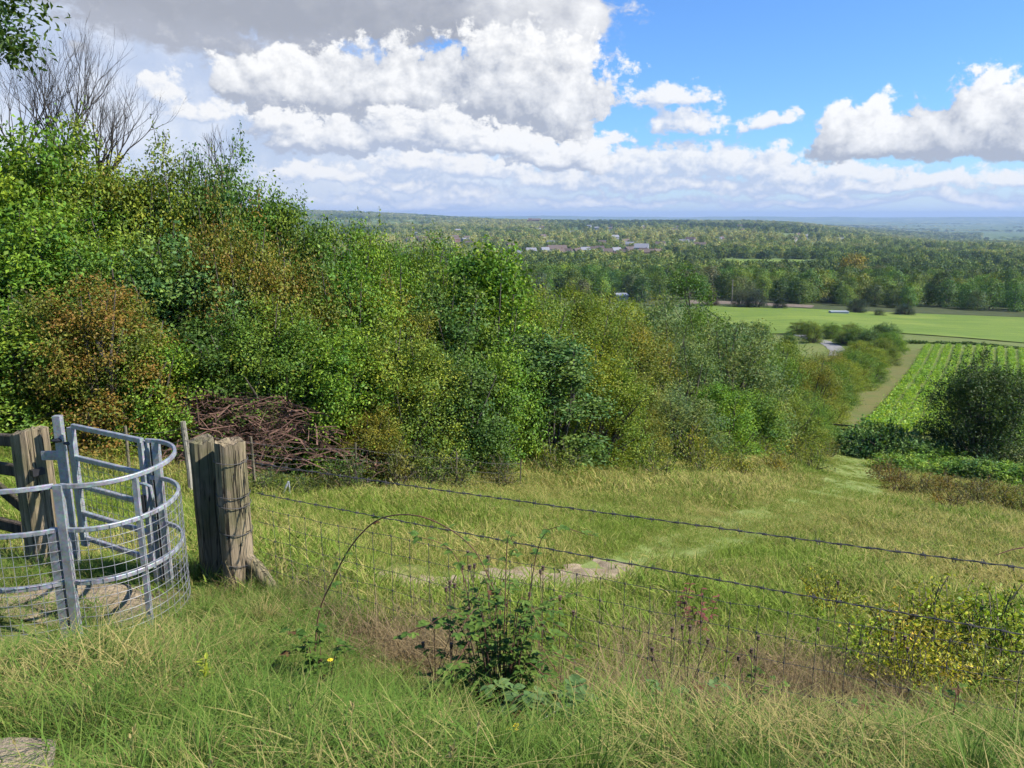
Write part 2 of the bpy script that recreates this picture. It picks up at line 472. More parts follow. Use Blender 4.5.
def xy(px, py, Y): p = P(px, py, Y); return (p[0], p[1])
def gxy(px, py, w):
    a, b = ray(px, py); Y = np.linspace(3, 70, 1400); d = height(a*Y, Y)-b*Y
    k = int(np.argmax(d > 0)); return (float(a*Y[k]), float(Y[k]), w)
TRACK = [gxy(375, 577, .35), gxy(435, 585, .8), gxy(500, 588, 1.0), gxy(555, 582, .95), gxy(598, 574, .75), gxy(625, 566, .35)]
TRAMP = [gxy(585, 577, .6), gxy(650, 557, .85), gxy(730, 533, 1.1), gxy(810, 506, 1.35), gxy(853, 487, 1.6), gxy(860, 474, 1.8), gxy(850, 460, 2.0), gxy(836, 449, 2.2)]
ribbon('footpath', TRAMP, 1.2, M_TRAMPLED, .02, 90, 6, .4, .5, label='pale trampled grass footpath leading down to the field gate', cat='path')
ribbon('dirt_path', TRACK, .5, M_SOIL, .03, 120, 18, .95, 3.2, label='bare dry soil patch on the path', cat='path')
ribbon('dirt_corner', [(-2.6, 1.2, 1.1), (-2.0, 1.75, 1.0), (-1.6, 2.0, .6), (-1.42, 2.1, .2)], .8, M_TANSOIL, .03, 24, 5, .3, 2, label='bare soil at the path edge', cat='path')
ribbon('gate_floor', [(-4.2, 5.0, .7), (-3.2, 5.0, .8), (-2.6, 4.92, .7), (-2.3, 4.85, .4)], 1, M_SOIL, .02, 24, 5, .25, 2, label='bare trodden ground inside the kissing gate', cat='path')
STRIP = [xy(842, 432, 50)+(5,), xy(852, 418, 60)+(5.2,), xy(868, 400, 77)+(5.4,), xy(887, 377, 100)+(5.6,), xy(905, 358, 127)+(6,), xy(917, 349, 142)+(6,)]
ribbon('grass_strip', STRIP, 5, M_STRIP, .06, 60, 6, .15, .1, label='brownish mown grass strip between hedge and crop', cat='grass strip')
ribbon('gravel_track', [xy(788, 331, 186)+(2.2,), xy(808, 335, 172)+(2.4,), xy(824, 340, 160)+(2.6,), xy(834, 346, 150)+(2.8,), xy(838, 352, 142)+(2.8,), xy(836, 358, 132)+(2.4,)], 4, M_GRAVEL, .07, 40, 5, .2, .1, label='pale chalk track curving behind the scrub', cat='track')

def patch(name, poly, mat, lift, nx=50, ny=30, label=None, cat=None):
    """bilinear patch on the ground from four (x,y) corners"""
    A, B, C_, D = [np.array(q, float) for q in poly]
    s, t = np.meshgrid(np.linspace(0, 1, nx), np.linspace(0, 1, ny))
    Q = (A[None, None]*((1-s)*(1-t))[..., None]+B*(s*(1-t))[..., None]+C_*(s*t)[..., None]+D*((1-s)*t)[..., None])
    X, Y = Q[..., 0], Q[..., 1]
    V = np.stack([X, Y, height(X, Y)+lift], -1).reshape(-1, 3)
    i, j = np.meshgrid(np.arange(nx-1), np.arange(ny-1)); a = (j*nx+i).ravel()
    me = quad_mesh(name, V, mat, faces=np.stack([a, a+1, a+nx+1, a+nx], -1))
    me.polygons.foreach_set('use_smooth', np.ones(len(me.polygons), bool))
    return tag(link(name, me), kind='structure', label=label, cat=cat)
patch('pasture', [xy(745, 331, 185), (190, 150), (215, 226), xy(700, 303, 275)], M_PASTURE, .2, 60, 40, 'smooth bright green field between the crop and the wood', 'field')
patch('crop_field', [xy(866, 432, 54), (75, 40), (150, 128), xy(928, 346, 146)], M_CROPSOIL, .08, 50, 40, 'soil of the crop field', 'field')
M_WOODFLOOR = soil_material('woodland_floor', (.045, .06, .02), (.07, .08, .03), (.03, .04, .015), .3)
M_DARKSOIL = soil_material('dark_bare_soil', (.13, .10, .075), (.20, .16, .12), (.08, .08, .04), .4)
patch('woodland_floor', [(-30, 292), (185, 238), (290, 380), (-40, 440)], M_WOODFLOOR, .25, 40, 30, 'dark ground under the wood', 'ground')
patch('bare_ground', [xy(690, 301, 276), xy(812, 305, 262), xy(815, 300, 276), xy(690, 296, 292)], M_DARKSOIL, .35, 20, 6, 'bare brown ground along the edge of the wood', 'ground')
patch('pasture', [xy(725, 262, 560), xy(800, 262, 560), xy(805, 256, 700), xy(720, 256, 700)], M_PASTURE, .5, 20, 8, 'pale green field beyond the wood', 'field')

# ------------------------------------------------------------------ scatter (geometry nodes) for uncountable things
def scatter(name, pts, rotz, scl, tone, protos, label, cat, seed=1, tilt=.12):
    rng = np.random.default_rng(seed)
    n = len(pts)
    me = bpy.data.meshes.new(name)
    me.vertices.add(n); me.vertices.foreach_set('co', np.asarray(pts, np.float32).ravel())
    rot = np.c_[rng.normal(0, tilt, n), rng.normal(0, tilt, n), rotz]
    me.attributes.new('rot', 'FLOAT_VECTOR', 'POINT').data.foreach_set('vector', rot.astype(np.float32).ravel())
    scl = np.asarray(scl, np.float32)
    if scl.ndim == 1: scl = np.repeat(scl[:, None], 3, 1)
    me.attributes.new('scl', 'FLOAT_VECTOR', 'POINT').data.foreach_set('vector', scl.ravel())
    tone = np.asarray(tone, np.float32)
    if tone.ndim == 1: tone = np.repeat(tone[:, None], 3, 1)
    me.attributes.new('tone', 'FLOAT_COLOR', 'POINT').data.foreach_set('color', np.c_[tone, np.ones(n)].astype(np.float32).ravel())
    me.attributes.new('idx', 'INT', 'POINT').data.foreach_set('value', rng.integers(0, len(protos), n).astype(np.int32))
    o = link(name, me)
    pc = bpy.data.collections.new(name+'_kinds')
    for i, m in enumerate(protos):
        po = bpy.data.objects.new('%s_kind_%02d' % (name, i), m); pc.objects.link(po)
    ng = bpy.data.node_groups.new(name+'_scatter', 'GeometryNodeTree')
    ng.interface.new_socket('Geometry', in_out='INPUT', socket_type='NodeSocketGeometry')
    ng.interface.new_socket('Geometry', in_out='OUTPUT', socket_type='NodeSocketGeometry')
    N = ng.nodes.new; Lk = ng.links.new
    gi = N('NodeGroupInput'); go = N('NodeGroupOutput'); mp = N('GeometryNodeMeshToPoints'); ip = N('GeometryNodeInstanceOnPoints')
    ci = N('GeometryNodeCollectionInfo'); ci.inputs['Collection'].default_value = pc
    ci.inputs['Separate Children'].default_value = True; ci.inputs['Reset Children'].default_value = True
    def na(nm, ty):
        a = N('GeometryNodeInputNamedAttribute'); a.data_type = ty; a.inputs['Name'].default_value = nm; return a.outputs[0]
    Lk(gi.outputs[0], mp.inputs['Mesh']); Lk(mp.outputs[0], ip.inputs['Points']); Lk(ci.outputs[0], ip.inputs['Instance'])
    ip.inputs['Pick Instance'].default_value = True
    Lk(na('idx', 'INT'), ip.inputs['Instance Index']); Lk(na('rot', 'FLOAT_VECTOR'), ip.inputs['Rotation']); Lk(na('scl', 'FLOAT_VECTOR'), ip.inputs['Scale'])
    Lk(ip.outputs[0], go.inputs[0])
    md = o.modifiers.new('scatter', 'NODES'); md.node_group = ng
    return tag(o, label, cat, kind='stuff')

def blade_mesh(name, n, radius, h0, h1, width, lean, mat, seed, heads=0, curl=.5):
    rng = np.random.default_rng(seed)
    a = rng.uniform(0, 2*np.pi, n); r = radius*np.sqrt(rng.random(n))
    bx, by = r*np.cos(a), r*np.sin(a)
    h = rng.uniform(h0, h1, n)
    la = rng.uniform(0, 2*np.pi, n); ll = np.abs(rng.normal(lean, lean*.5, n))
    w = width*rng.uniform(.6, 1.3, n)
    side = la+np.pi/2+rng.normal(0, .6, n)
    rows = 4
    V = np.zeros((n, rows, 2, 3))
    for k in range(rows):
        t = k/(rows-1)
        off = ll*h*(t*.35+t*t*.65*(1+curl))
        z = h*(t-.30*curl*ll*t*t)
        cx = bx+np.cos(la)*off; cy = by+np.sin(la)*off
        ww = w*(1-t**1.7)*.5+w*.06
        V[:, k, 0] = np.stack([cx-np.cos(side)*ww, cy-np.sin(side)*ww, z], -1)
        V[:, k, 1] = np.stack([cx+np.cos(side)*ww, cy+np.sin(side)*ww, z], -1)
    base = np.arange(n)*rows*2
    F = np.concatenate([np.stack([base+2*k, base+2*k+1, base+2*k+3, base+2*k+2], -1) for k in range(rows-1)])
    rn = rng.random(n); rnd = np.tile(rn, rows-1)
    hg = np.tile(np.repeat(np.linspace(0, 1, rows), 2), n)
    V = V.reshape(-1, 3)
    if heads:
        hv = []; 
        for _ in range(heads):
            x, y = rng.normal(0, radius*.6, 2); hh = rng.uniform(h1*.95, h1*1.5); lx, ly = rng.normal(0, .16, 2)*hh
            tip = np.array([x+lx, y+ly, hh]); b0 = np.array([x, y, 0]); m_ = (b0+tip)/2+np.array([-lx*.15, -ly*.15, .02])
            s = .0011
            for p, q in ((b0, m_), (m_, tip)):
                hv.append([p+[s, 0, 0], p-[s, 0, 0], q-[s, 0, 0], q+[s, 0, 0]])
            for j in range(7):
                c = tip-(tip-m_)*(j*.05); d = rng.normal(0, .004, 3); d[2] = abs(d[2])+.009; e = rng.normal(0, .0022, 3)
                hv.append([c, c+d*.5+e, c+d*1.4, c+d*.5-e])
        hv = np.array(hv); k = len(V)
        F = np.concatenate([F, np.arange(len(hv)*4).reshape(-1, 4)+k]); V = np.concatenate([V, hv.reshape(-1, 3)])
        rnd = np.r_[rnd, np.full(len(hv), .97)]; hg = np.r_[hg, np.ones(len(hv)*4)]
    return quad_mesh(name, V, mat, {'rnd': rnd}, {'hgt': hg}, faces=F)

def tussock_mesh(name, n, rad, h0, h1, width, mat, seed, droop=.9):
    rng = np.random.default_rng(seed)
    a = rng.uniform(0, 2*np.pi, n); r = rad*rng.random(n)**.7*.45
    h = rng.uniform(h0, h1, n); out = rng.uniform(.15, 1.0, n)**1.2*droop*h
    sw = rng.normal(0, .5, n); w = width*rng.uniform(.6, 1.3, n); rows = 5
    V = np.zeros((n, rows, 2, 3)); side = a+np.pi/2+rng.normal(0, .5, n)
    for k in range(rows):
        t = k/(rows-1)
        aa = a+sw*t*t
        rr = r+out*t**1.6
        z = h*(1.25*t-.25*t*t)-out*.55*t**3
        ww = w*(1-t**1.6)*.5+w*.05
        cx, cy = np.cos(aa)*rr, np.sin(aa)*rr
        V[:, k, 0] = np.stack([cx-np.cos(side)*ww, cy-np.sin(side)*ww, z], -1)
        V[:, k, 1] = np.stack([cx+np.cos(side)*ww, cy+np.sin(side)*ww, z], -1)
    base = np.arange(n)*rows*2
    F = np.concatenate([np.stack([base+2*k, base+2*k+1, base+2*k+3, base+2*k+2], -1) for k in range(rows-1)])
    return quad_mesh(name, V.reshape(-1, 3), mat, {'rnd': np.tile(rng.random(n), rows-1)}, {'hgt': np.tile(np.repeat(np.linspace(0, 1, rows), 2), n)}, faces=F)

def seg_dist(X, Y, line):
    L = np.array(line, float); d = np.full(X.shape, 1e9); W = np.ones(X.shape)
    for i in range(len(L)-1):
        ax, ay, bx, by = L[i, 0], L[i, 1], L[i+1, 0], L[i+1, 1]
        t = np.clip(((X-ax)*(bx-ax)+(Y-ay)*(by-ay))/((bx-ax)**2+(by-ay)**2), 0, 1)
        q = np.hypot(X-ax-t*(bx-ax), Y-ay-t*(by-ay))
        w = L[i, 2]+t*(L[i+1, 2]-L[i, 2])
        u = q < d; d = np.where(u, q, d); W = np.where(u, w, W)
    return d/(W*.5)

FENCE = [(-1.95, 5.3), (2.3, 3.2), (4.6, 2.05)]
def fence_side(X, Y):      # > 0 beyond the wire fence
    return Y-np.interp(X, [-30, -3.6, -1.95, 2.3, 4.6, 30], [6, 5.75, 5.3, 3.2, 2.05, -8])
HEDGE_X = [-20, -8.3, -3.5, -1, 2.8, 7.9, 19.3]; HEDGE_Y = [11.5, 11.6, 12.1, 13.6, 18.4, 27.5, 45]
def hedge_side(X, Y):      # > 0 inside the scrub
    return Y-np.interp(X, HEDGE_X+[40], HEDGE_Y+[300])

def in_view(X, Y, m=1.08): return (np.abs(X) < np.maximum(Y, .1)*.72*m+1.0)

def grass():
    rng = np.random.default_rng(7)
    longs = [blade_mesh('long_tuft_%d' % i, 330, .28, .045, .14, .0042, .9, M_GRASS, 20+i, heads=(0, 0, 1, 0, 0, 0)[i], curl=1.1) for i in range(4)]
    tufts = [tussock_mesh('tussock_%d' % i, 260, .14, .12, .28, .0044, M_GRASS, 30+i) for i in range(5)]
    talls = [blade_mesh('dry_tuft_%d' % i, 60, .16, .10, .28, .0030, .75, M_GRASS, 40+i, heads=1, curl=.9) for i in range(4)]
    mids = [blade_mesh('meadow_tuft_%d' % i, 300, .48, .045, .12, .0075, .8, M_MEADOW, 60+i, heads=(0, 2, 0, 1, 0)[i]) for i in range(5)]
    fars = [blade_mesh('rough_tuft_%d' % i, 260, .85, .07, .21, .018, .65, M_MEADOW, 80+i, heads=0) for i in range(5)]
    # near bank on this side of the fence
    n = 4200
    X = rng.uniform(-6, 5.5, n); Y = rng.uniform(.6, 6.2, n)
    fs = fence_side(X, Y)
    keep = (fs < .25) & in_view(X, Y, 1.15) & (X > -5.5)
    keep &= ~((np.hypot((X+3.0)/.75, (Y-4.97)/.33) < 1))
    keep &= ~(seg_dist(X, Y, [(-2.6, 1.2, .9), (-2.0, 1.75, .8), (-1.55, 2.0, .5), (-1.33, 2.14, .2)]) < 1)
    nearf = np.exp(-((fs+.35)/.5)**2)*sstep(-1.6, -.6, X)
    keep &= rng.random(n) < (-.05+1.45*vnoise(X*2.3, Y*2.3, 91))*(1-.6*nearf)
    keep &= ~((X < -1.3) & (Y < 2.02-.25*vnoise(X*6, Y*6, 3)))
    X, Y, fs, nearf = X[keep], Y[keep], fs[keep], nearf[keep]
    tone = -.25+.85*fbm(X*1.1, Y*1.1, 12, 3)+.20*sstep(-1.0, -.1, fs)*sstep(-1.5, 0, X)+.20*sstep(-.3, 2, X)
    s = (.5+.9*fbm(X*1.7, Y*1.7, 15, 2))*(.75+.5*rng.random(len(X)))*(1-.42*nearf)*(1-.62*np.exp(-(np.hypot(X+3.0, Y-3.95)/.6)**2))*(1-.3*sstep(2.4, 3.4, Y)*(X > -1.2))
    scatter('bank_grass', np.c_[X, Y, height(X, Y)-.015], rng.uniform(0, 6.28, len(X)), s, tone, longs, 'lush long grass on the near bank in front of the wire fence', 'grass', 2)
    # tussocks of longer grass standing out of the sward
    n = 1500
    X2 = rng.uniform(-6, 5.5, n); Y2 = rng.uniform(1.0, 6.0, n); f2 = fence_side(X2, Y2)
    k2 = (f2 < .1) & in_view(X2, Y2, 1.1) & (np.hypot((X2+3.0)/.8, (Y2-4.95)/.42) > 1) & (np.hypot(X2+2.95, Y2-4.0) > .42) & (rng.random(n) < .15+1.0*vnoise(X2*1.4, Y2*1.4, 97))
    k2 &= ~((np.hypot((X2-.0)/.75, (Y2-3.0)/.5) < 1) & (rng.random(n) < .8)) & (seg_dist(X2, Y2, [(-2.6, 1.2, .9), (-2.0, 1.75, .8), (-1.55, 2.0, .5), (-1.33, 2.14, .2)]) > 1.1)
    k2 &= ~((X2 < -1.2) & (Y2 < 2.1)) & (rng.random(n) < 1-.6*sstep(.4, 1.2, X2)*(Y2 < 2.8))
    X2, Y2, f2 = X2[k2], Y2[k2], f2[k2]
    t2 = -.30+.85*fbm(X2*.9, Y2*.9, 14, 3)+.25*rng.random(len(X2))**2+.15*sstep(-.9, 0, f2)*sstep(-1.5, .5, X2)+.30*sstep(-.9, -.1, f2)*sstep(.2, 1.4, X2)
    t2 += .35*np.exp(-(np.hypot(X2+1.15, (Y2-4.2)*1.0)/.55)**2)
    scatter('tussock_grass', np.c_[X2, Y2, height(X2, Y2)-.02], rng.uniform(0, 6.28, len(X2)), (.42+.5*rng.random(len(X2)))*(1-.25*np.exp(-((f2+.4)/.4)**2)*sstep(-1.5, -.5, X2)), t2, tufts, 'drooping tussocks of long grass on the near bank', 'grass', 12, .15)
    # straw and seeding stems
    n = 1900
    X = rng.uniform(-6, 8, n); Y = rng.uniform(1.4, 9, n); fs = fence_side(X, Y)
    dens = np.exp(-((fs+.1)/.55)**2)*sstep(-2.2, -1.2, X)*.8+.10+.75*sstep(1.2, 3.5, X)*sstep(-.8, .3, fs)*(1-sstep(3, 5.5, fs))
    keep = (rng.random(n) < dens*(.1+1.1*vnoise(X*1.5, Y*1.5, 55)**1.5)) & (ditch(X, Y) > .2) & in_view(X, Y, 1.1) & ~((np.hypot((X+3.0)/.75, (Y-4.97)/.33) < 1)) & (seg_dist(X, Y, TRACK) > 1.2) & (seg_dist(X, Y, TRAMP) > 1.1)
    X, Y = X[keep], Y[keep]
    tone = .45+.45*rng.random(len(X))
    scatter('dry_grass', np.c_[X, Y, height(X, Y)-.01], rng.uniform(0, 6.28, len(X)), (.55+.6*rng.random(len(X)))*(1-.45*np.exp(-(np.hypot(X+2.75, Y-4.0)/.7)**2)), tone, talls, 'dry straw-coloured seeding grass along the wire fence', 'grass', 3)
    # matted dead thatch along the fence and round the hollow
    dead = [blade_mesh('thatch_%d' % i, 170, .22, .06, .24, .0042, 1.0, M_THATCH, 55+i, heads=(2, 0, 3)[i], curl=1.2) for i in range(3)]
    n = 3000
    X = rng.uniform(-1.9, 4, n); Y = rng.uniform(2.2, 6.5, n); fs = fence_side(X, Y); dd = ditch(X, Y)
    dens = np.exp(-((fs+.35)/.4)**2)*(.35+.5*sstep(.2, 1.5, X))+np.exp(-((dd-.42)/.25)**2)*.9
    keep = (rng.random(n) < dens*(-.15+1.6*vnoise(X*1.7, Y*1.7, 58))) & in_view(X, Y, 1.1)
    X, Y = X[keep], Y[keep]
    scatter('dead_thatch', np.c_[X, Y, height(X, Y)-.01], rng.uniform(0, 6.28, len(X)), .6+.6*rng.random(len(X)), rng.random(len(X)), dead, 'matted brown dead grass along the wire fence and round the hollow', 'dead grass', 13, .25)
    # meadow beyond the fence, near half
    n = 9500
    Y = 3+rng.random(n)**.8*17; X = rng.uniform(-1, 1, n)*(Y*.75+2)
    fs = fence_side(X, Y); hs = hedge_side(X, Y)
    td = seg_dist(X, Y, TRACK); pd = seg_dist(X, Y, TRAMP)
    keep = (fs > 0) & (hs < .6) & in_view(X, Y) & (ditch(X, Y) > .3) & (td > 1.05+.7*rng.random(n)**2-1.0*(rng.random(n) < .10)) & (rng.random(n) < np.where(pd < 1, .95, 1))
    X, Y, pd = X[keep], Y[keep], pd[keep]
    pn = fbm(X*.5, Y*.5, 33, 3)
    tone = -.05+1.0*pn+.12*sstep(3, 8, X)
    tone = np.where(pd < 1.3, tone*.4+.26, tone)
    s = (.35+1.1*fbm(X*.9, Y*.9, 44, 2))*(.75+.5*rng.random(len(X)))*np.where(pd < 1.15, .95, 1.0)*(.35+.65*sstep(.9, 2.4, td[keep]))*(.6+.4*sstep(1.1, 3.0, pd))
    scatter('meadow_grass', np.c_[X, Y, height(X, Y)-.01], rng.uniform(0, 6.28, len(X)), s, tone, mids, 'rough meadow grass on the slope beyond the wire fence', 'grass', 4)
    # far half of the meadow and the verge by the scrub
    n = 8500
    Y = 15+rng.random(n)*36; X = rng.uniform(-.3, .78, n)*Y
    hs = hedge_side(X, Y); pd = seg_dist(X, Y, TRAMP)
    keep = (hs < .5) & ~((Y > 38+.12*X) & (X > 15))
    X, Y, pd = X[keep], Y[keep], pd[keep]
    tone = .0+.95*fbm(X*.25, Y*.25, 36, 3)
    tone = np.where(pd < 1.2, .36, tone)
    s = (.5+.5*sstep(1.1, 3.2, pd))*(.3+1.0*fbm(X*.5, Y*.5, 46, 3))*(.8+.4*rng.random(len(X)))*np.where(pd < 1.15, .9, 1)
    scatter('slope_grass', np.c_[X, Y, height(X, Y)-.02], rng.uniform(0, 6.28, len(X)), s, tone, fars, 'tussocky grass lower down the slope below the scrub', 'grass', 5)
grass()

# ------------------------------------------------------------------ foliage prototypes
def leaf_quads(C, Nrm, size, rng, asp=.55, fold=.25):
    n = len(C)
    Nrm = Nrm/np.maximum(np.linalg.norm(Nrm, axis=1, keepdims=True), 1e-6)
    t = rng.normal(0, 1, (n, 3)); t -= Nrm*np.sum(t*Nrm, 1, keepdims=True); t /= np.maximum(np.linalg.norm(t, axis=1, keepdims=True), 1e-6)
    s = np.cross(Nrm, t)
    L = (size*rng.uniform(.65, 1.35, n))[:, None]
    b = C-t*L*.5; tip = C+t*L*.5-Nrm*L*.12
    l = C+s*L*asp*.5+Nrm*L*fold*.5; r = C-s*L*asp*.5+Nrm*L*fold*.5
    return np.stack([b, r, tip, l], 1)

def bush_meshes(name, seed, w=1.5, h=3.0, lobes=7, clumps=420, per=30, leaf=.085, sig=.15, shoots=16, skirt=.12, asp=.55, shoot_len=.32):
    rng = np.random.default_rng(seed)
    Lc = []
    for i in range(lobes*2):
        a = 2.4*i+rng.uniform(-.4, .4); t = ((i+.5)/(lobes*2))**.8
        rad = w*rng.uniform(.26, .44)
        prof = math.sqrt(max(0, 1-(t*.96)**2.6))
        rr = (w*1.02-rad)*prof*rng.uniform(.75, 1.05)
        zc = max(h*t*.97-rad*.75, rad*.55)
        Lc.append((rr*np.cos(a), rr*np.sin(a), zc, rad, rad*rng.uniform(.8, 1.15)))
    lobes = len(Lc)
    Lc = np.array(Lc)
    k = rng.integers(0, lobes, clumps)
    d = rng.normal(0, 1, (clumps, 3)); d[:, 2] += .25; d /= np.linalg.norm(d, axis=1, keepdims=True)
    rad = np.where(rng.random(clumps) < .8, rng.uniform(.84, 1.1, clumps), rng.uniform(.45, .85, clumps))[:, None]
    gap = fbm(d[:, 0]*2.3+k*7.1, d[:, 1]*2.3+d[:, 2]*2.1+k*3.3, seed+5, 2) < .40
    rad = np.where(gap[:, None], rad*rng.uniform(.45, .7, clumps)[:, None], rad)
    rad = rad*(1+.28*(fbm(d[:, 0]*3+k*5, d[:, 2]*3+d[:, 1]*2, seed, 2)[:, None]-.5)*2)
    cc = np.stack([Lc[k, 0], Lc[k, 1], Lc[k, 2]], -1)+d*rad*np.stack([Lc[k, 3], Lc[k, 3], Lc[k, 4]], -1)
    cc[:, 2] = np.maximum(cc[:, 2], h*skirt*.5*rng.random(clumps))
    ctint = rng.random(clumps)
    n = rng.poisson(per, clumps).clip(3)
    idx = np.repeat(np.arange(clumps), n)
    C = cc[idx]+rng.normal(0, 1, (len(idx), 3))*np.array([1, 1, .75])*sig*rng.uniform(.6, 1.3, clumps)[idx][:, None]
    Nrm = d[idx]*.5+rng.normal(0, .6, (len(idx), 3))+np.array([0, 0, .55])
    tint = ctint[idx]
    # arching shoots that break the outline
    tops = np.argsort(-(cc[:, 2]/h+.5*rng.random(clumps)))[:shoots]
    st = []
    for q in tops:
        p = cc[q]; dd = d[q]*.7+np.array([0, 0, .8])+rng.normal(0, .25, 3); dd /= np.linalg.norm(dd); Ln = shoot_len*rng.uniform(.5, 1.4)
        m = int(14*Ln/.5)+4
        tt = np.linspace(0, 1, m)[:, None]
        line = p+dd*Ln*tt+np.array([0, 0, -.25*Ln])*tt**2
        st.append(line)
        jit = rng.normal(0, leaf*.5, (m, 3))
        C = np.concatenate([C, line+jit]); Nrm = np.concatenate([Nrm, rng.normal(0, .6, (m, 3))+np.array([0, 0, .5])]); tint = np.r_[tint, np.full(m, ctint[q])]
    C[:, 2] = np.maximum(C[:, 2], .03)
    Q = leaf_quads(C, Nrm, leaf, rng, asp)
    fol = quad_mesh(name+'_foliage', Q, M_LEAF, {'rnd': rng.random(len(Q)), 'tint': tint})
    mb = MB(); rr = random.Random(seed)
    for l in Lc:
        for _ in range(2):
            b = np.array([l[0]*.15+rr.uniform(-.12, .12), l[1]*.15+rr.uniform(-.12, .12), -.1])
            e = np.array([l[0]+rr.uniform(-.3, .3)*w, l[1]+rr.uniform(-.3, .3)*w, l[2]+l[4]*rr.uniform(.3, .9)])
            m_ = (b+e)/2+np.array([rr.uniform(-.15, .15), rr.uniform(-.15, .15), .1])*w
            mb.tube([b, m_*.6+b*.4, m_, (m_+e)/2, e], [.03*w, .024*w, .018*w, .012*w, .005*w], 5)
    for line in st[:24]:
        mb.tube([tuple(line[0]), tuple(line[len(line)//2]), tuple(line[-1])], [.006, .004, .002], 3)
    me = bpy.data.meshes.new(name+'_stem'); me.from_pydata(np.concatenate(mb.v).tolist(), [], mb.f); me.materials.append(M_BARK)
    return fol, me, h, w

BUSH = {
    'fine': [bush_meshes('fine_%d' % i, 100+i, leaf=.05, clumps=800, per=42, sig=.115, lobes=9) for i in range(3)],
    'broad': [bush_meshes('broad_%d' % i, 110+i, leaf=.066, clumps=640, per=38, sig=.13, lobes=9, shoots=22, asp=.62) for i in range(3)],
    'willow': [bush_meshes('willow_%d' % i, 120+i, leaf=.085, clumps=560, per=30, sig=.13, lobes=8, shoots=60, asp=.28, shoot_len=.4) for i in range(2)],
    'tall': [bush_meshes('tall_%d' % i, 130+i, w=1.15, h=4.2, leaf=.09, clumps=460, per=26, sig=.17, lobes=8, shoots=60) for i in range(2)],
}
COLS = {'bright': (.105, .215, .022), 'green': (.085, .17, .022), 'dark': (.052, .115, .026), 'olive': (.112, .17, .023), 'grey': (.10, .155, .055),
        'yellow': (.145, .205, .023), 'orange': (.15, .165, .027), 'blue': (.07, .15, .045), 'brown': (.125, .15, .03)}
CNAME = {'bright': 'bright green', 'green': 'mid green', 'dark': 'dark green', 'olive': 'olive green', 'grey': 'grey-green', 'yellow': 'yellow-green', 'orange': 'orange-tinted', 'blue': 'bluish green', 'brown': 'brownish'}
ORD = ['first', 'second', 'third', 'fourth', 'fifth', 'sixth', 'seventh', 'eighth', 'ninth', 'tenth', 'eleventh', 'twelfth', 'thirteenth', 'fourteenth', 'fifteenth', 'sixteenth', 'seventeenth', 'eighteenth']
brng = random.Random(5)
def put_plant(name, meshes, x, y, z, sx, sy, sz, rz, col, autumn, label, cat, group):
    fol, st, h, w = meshes
    root = empty(name, (x, y, z), label, cat, group, rz)
    root.scale = (sx, sy, sz)
    autumn *= .62
    f = link('foliage', fol); kid(root, f); f.color = (*col, autumn)
    s = link('stem', st); kid(root, s)
    return root
# px, distance, top row in the photo, half width (m), colour, kind, autumn share
FRONT = [(-75, 11.7, 345, 1.5, 'olive', 'broad', .1), (5, 12.2, 300, 1.35, 'green', 'broad', .15), (85, 12.4, 270, 1.35, 'orange', 'fine', .62), (150, 12.9, 330, 1.0, 'bright', 'broad', .08),
         (215, 13.8, 320, 1.3, 'dark', 'broad', .08), (275, 14.0, 300, 1.3, 'green', 'fine', .12), (335, 14.0, 330, 1.15, 'bright', 'broad', .1), (372, 13.4, 405, .7, 'orange', 'fine', .45),
         (400, 14.6, 325, 1.25, 'olive', 'fine', .3), (452, 15.3, 352, 1.1, 'dark', 'broad', .05), (500, 16.3, 350, 1.1, 'bright', 'broad', .05), (550, 17.6, 332, 1.3, 'blue', 'tall', .06),
         (598, 19.2, 345, 1.4, 'yellow', 'fine', .12), (633, 20.5, 375, 1.0, 'brown', 'fine', .6), (675, 23.8, 390, 1.6, 'grey', 'willow', .02), (722, 27.5, 385, 1.5, 'bright', 'broad', .03),
         (752, 31, 392, 1.6, 'green', 'broad', .03), (785, 36, 395, 1.9, 'olive', 'fine', .12), (812, 41, 400, 1.7, 'green', 'fine', .05)]
MIDDLE = [(-50, 14.2, 215, 1.7, 'green', 'broad', .05), (30, 14.4, 205, 1.6, 'bright', 'broad', .08), (105, 14.6, 215, 1.6, 'green', 'fine', .12), (170, 14.9, 235, 1.5, 'blue', 'broad', .05),
          (222, 15.2, 205, 1.25, 'orange', 'fine', .55), (285, 15.8, 240, 1.4, 'brown', 'fine', .45), (345, 16.4, 262, 1.4, 'green', 'broad', .15), (395, 17.2, 285, 1.3, 'orange', 'fine', .4),
          (440, 18, 285, 1.5, 'dark', 'broad', .03), (487, 19.3, 240, 1.25, 'bright', 'tall', .02), (535, 21.2, 300, 1.5, 'olive', 'fine', .2), (585, 23.2, 312, 1.6, 'olive', 'fine', .25),
          (632, 26, 318, 1.7, 'orange', 'fine', .42), (678, 30, 335, 1.9, 'grey', 'willow', .02), (735, 34.5, 322, 2.4, 'grey', 'willow', .02), (770, 42, 350, 2.2, 'green', 'fine', .1), (808, 50, 358, 2.4, 'orange', 'fine', .35)]
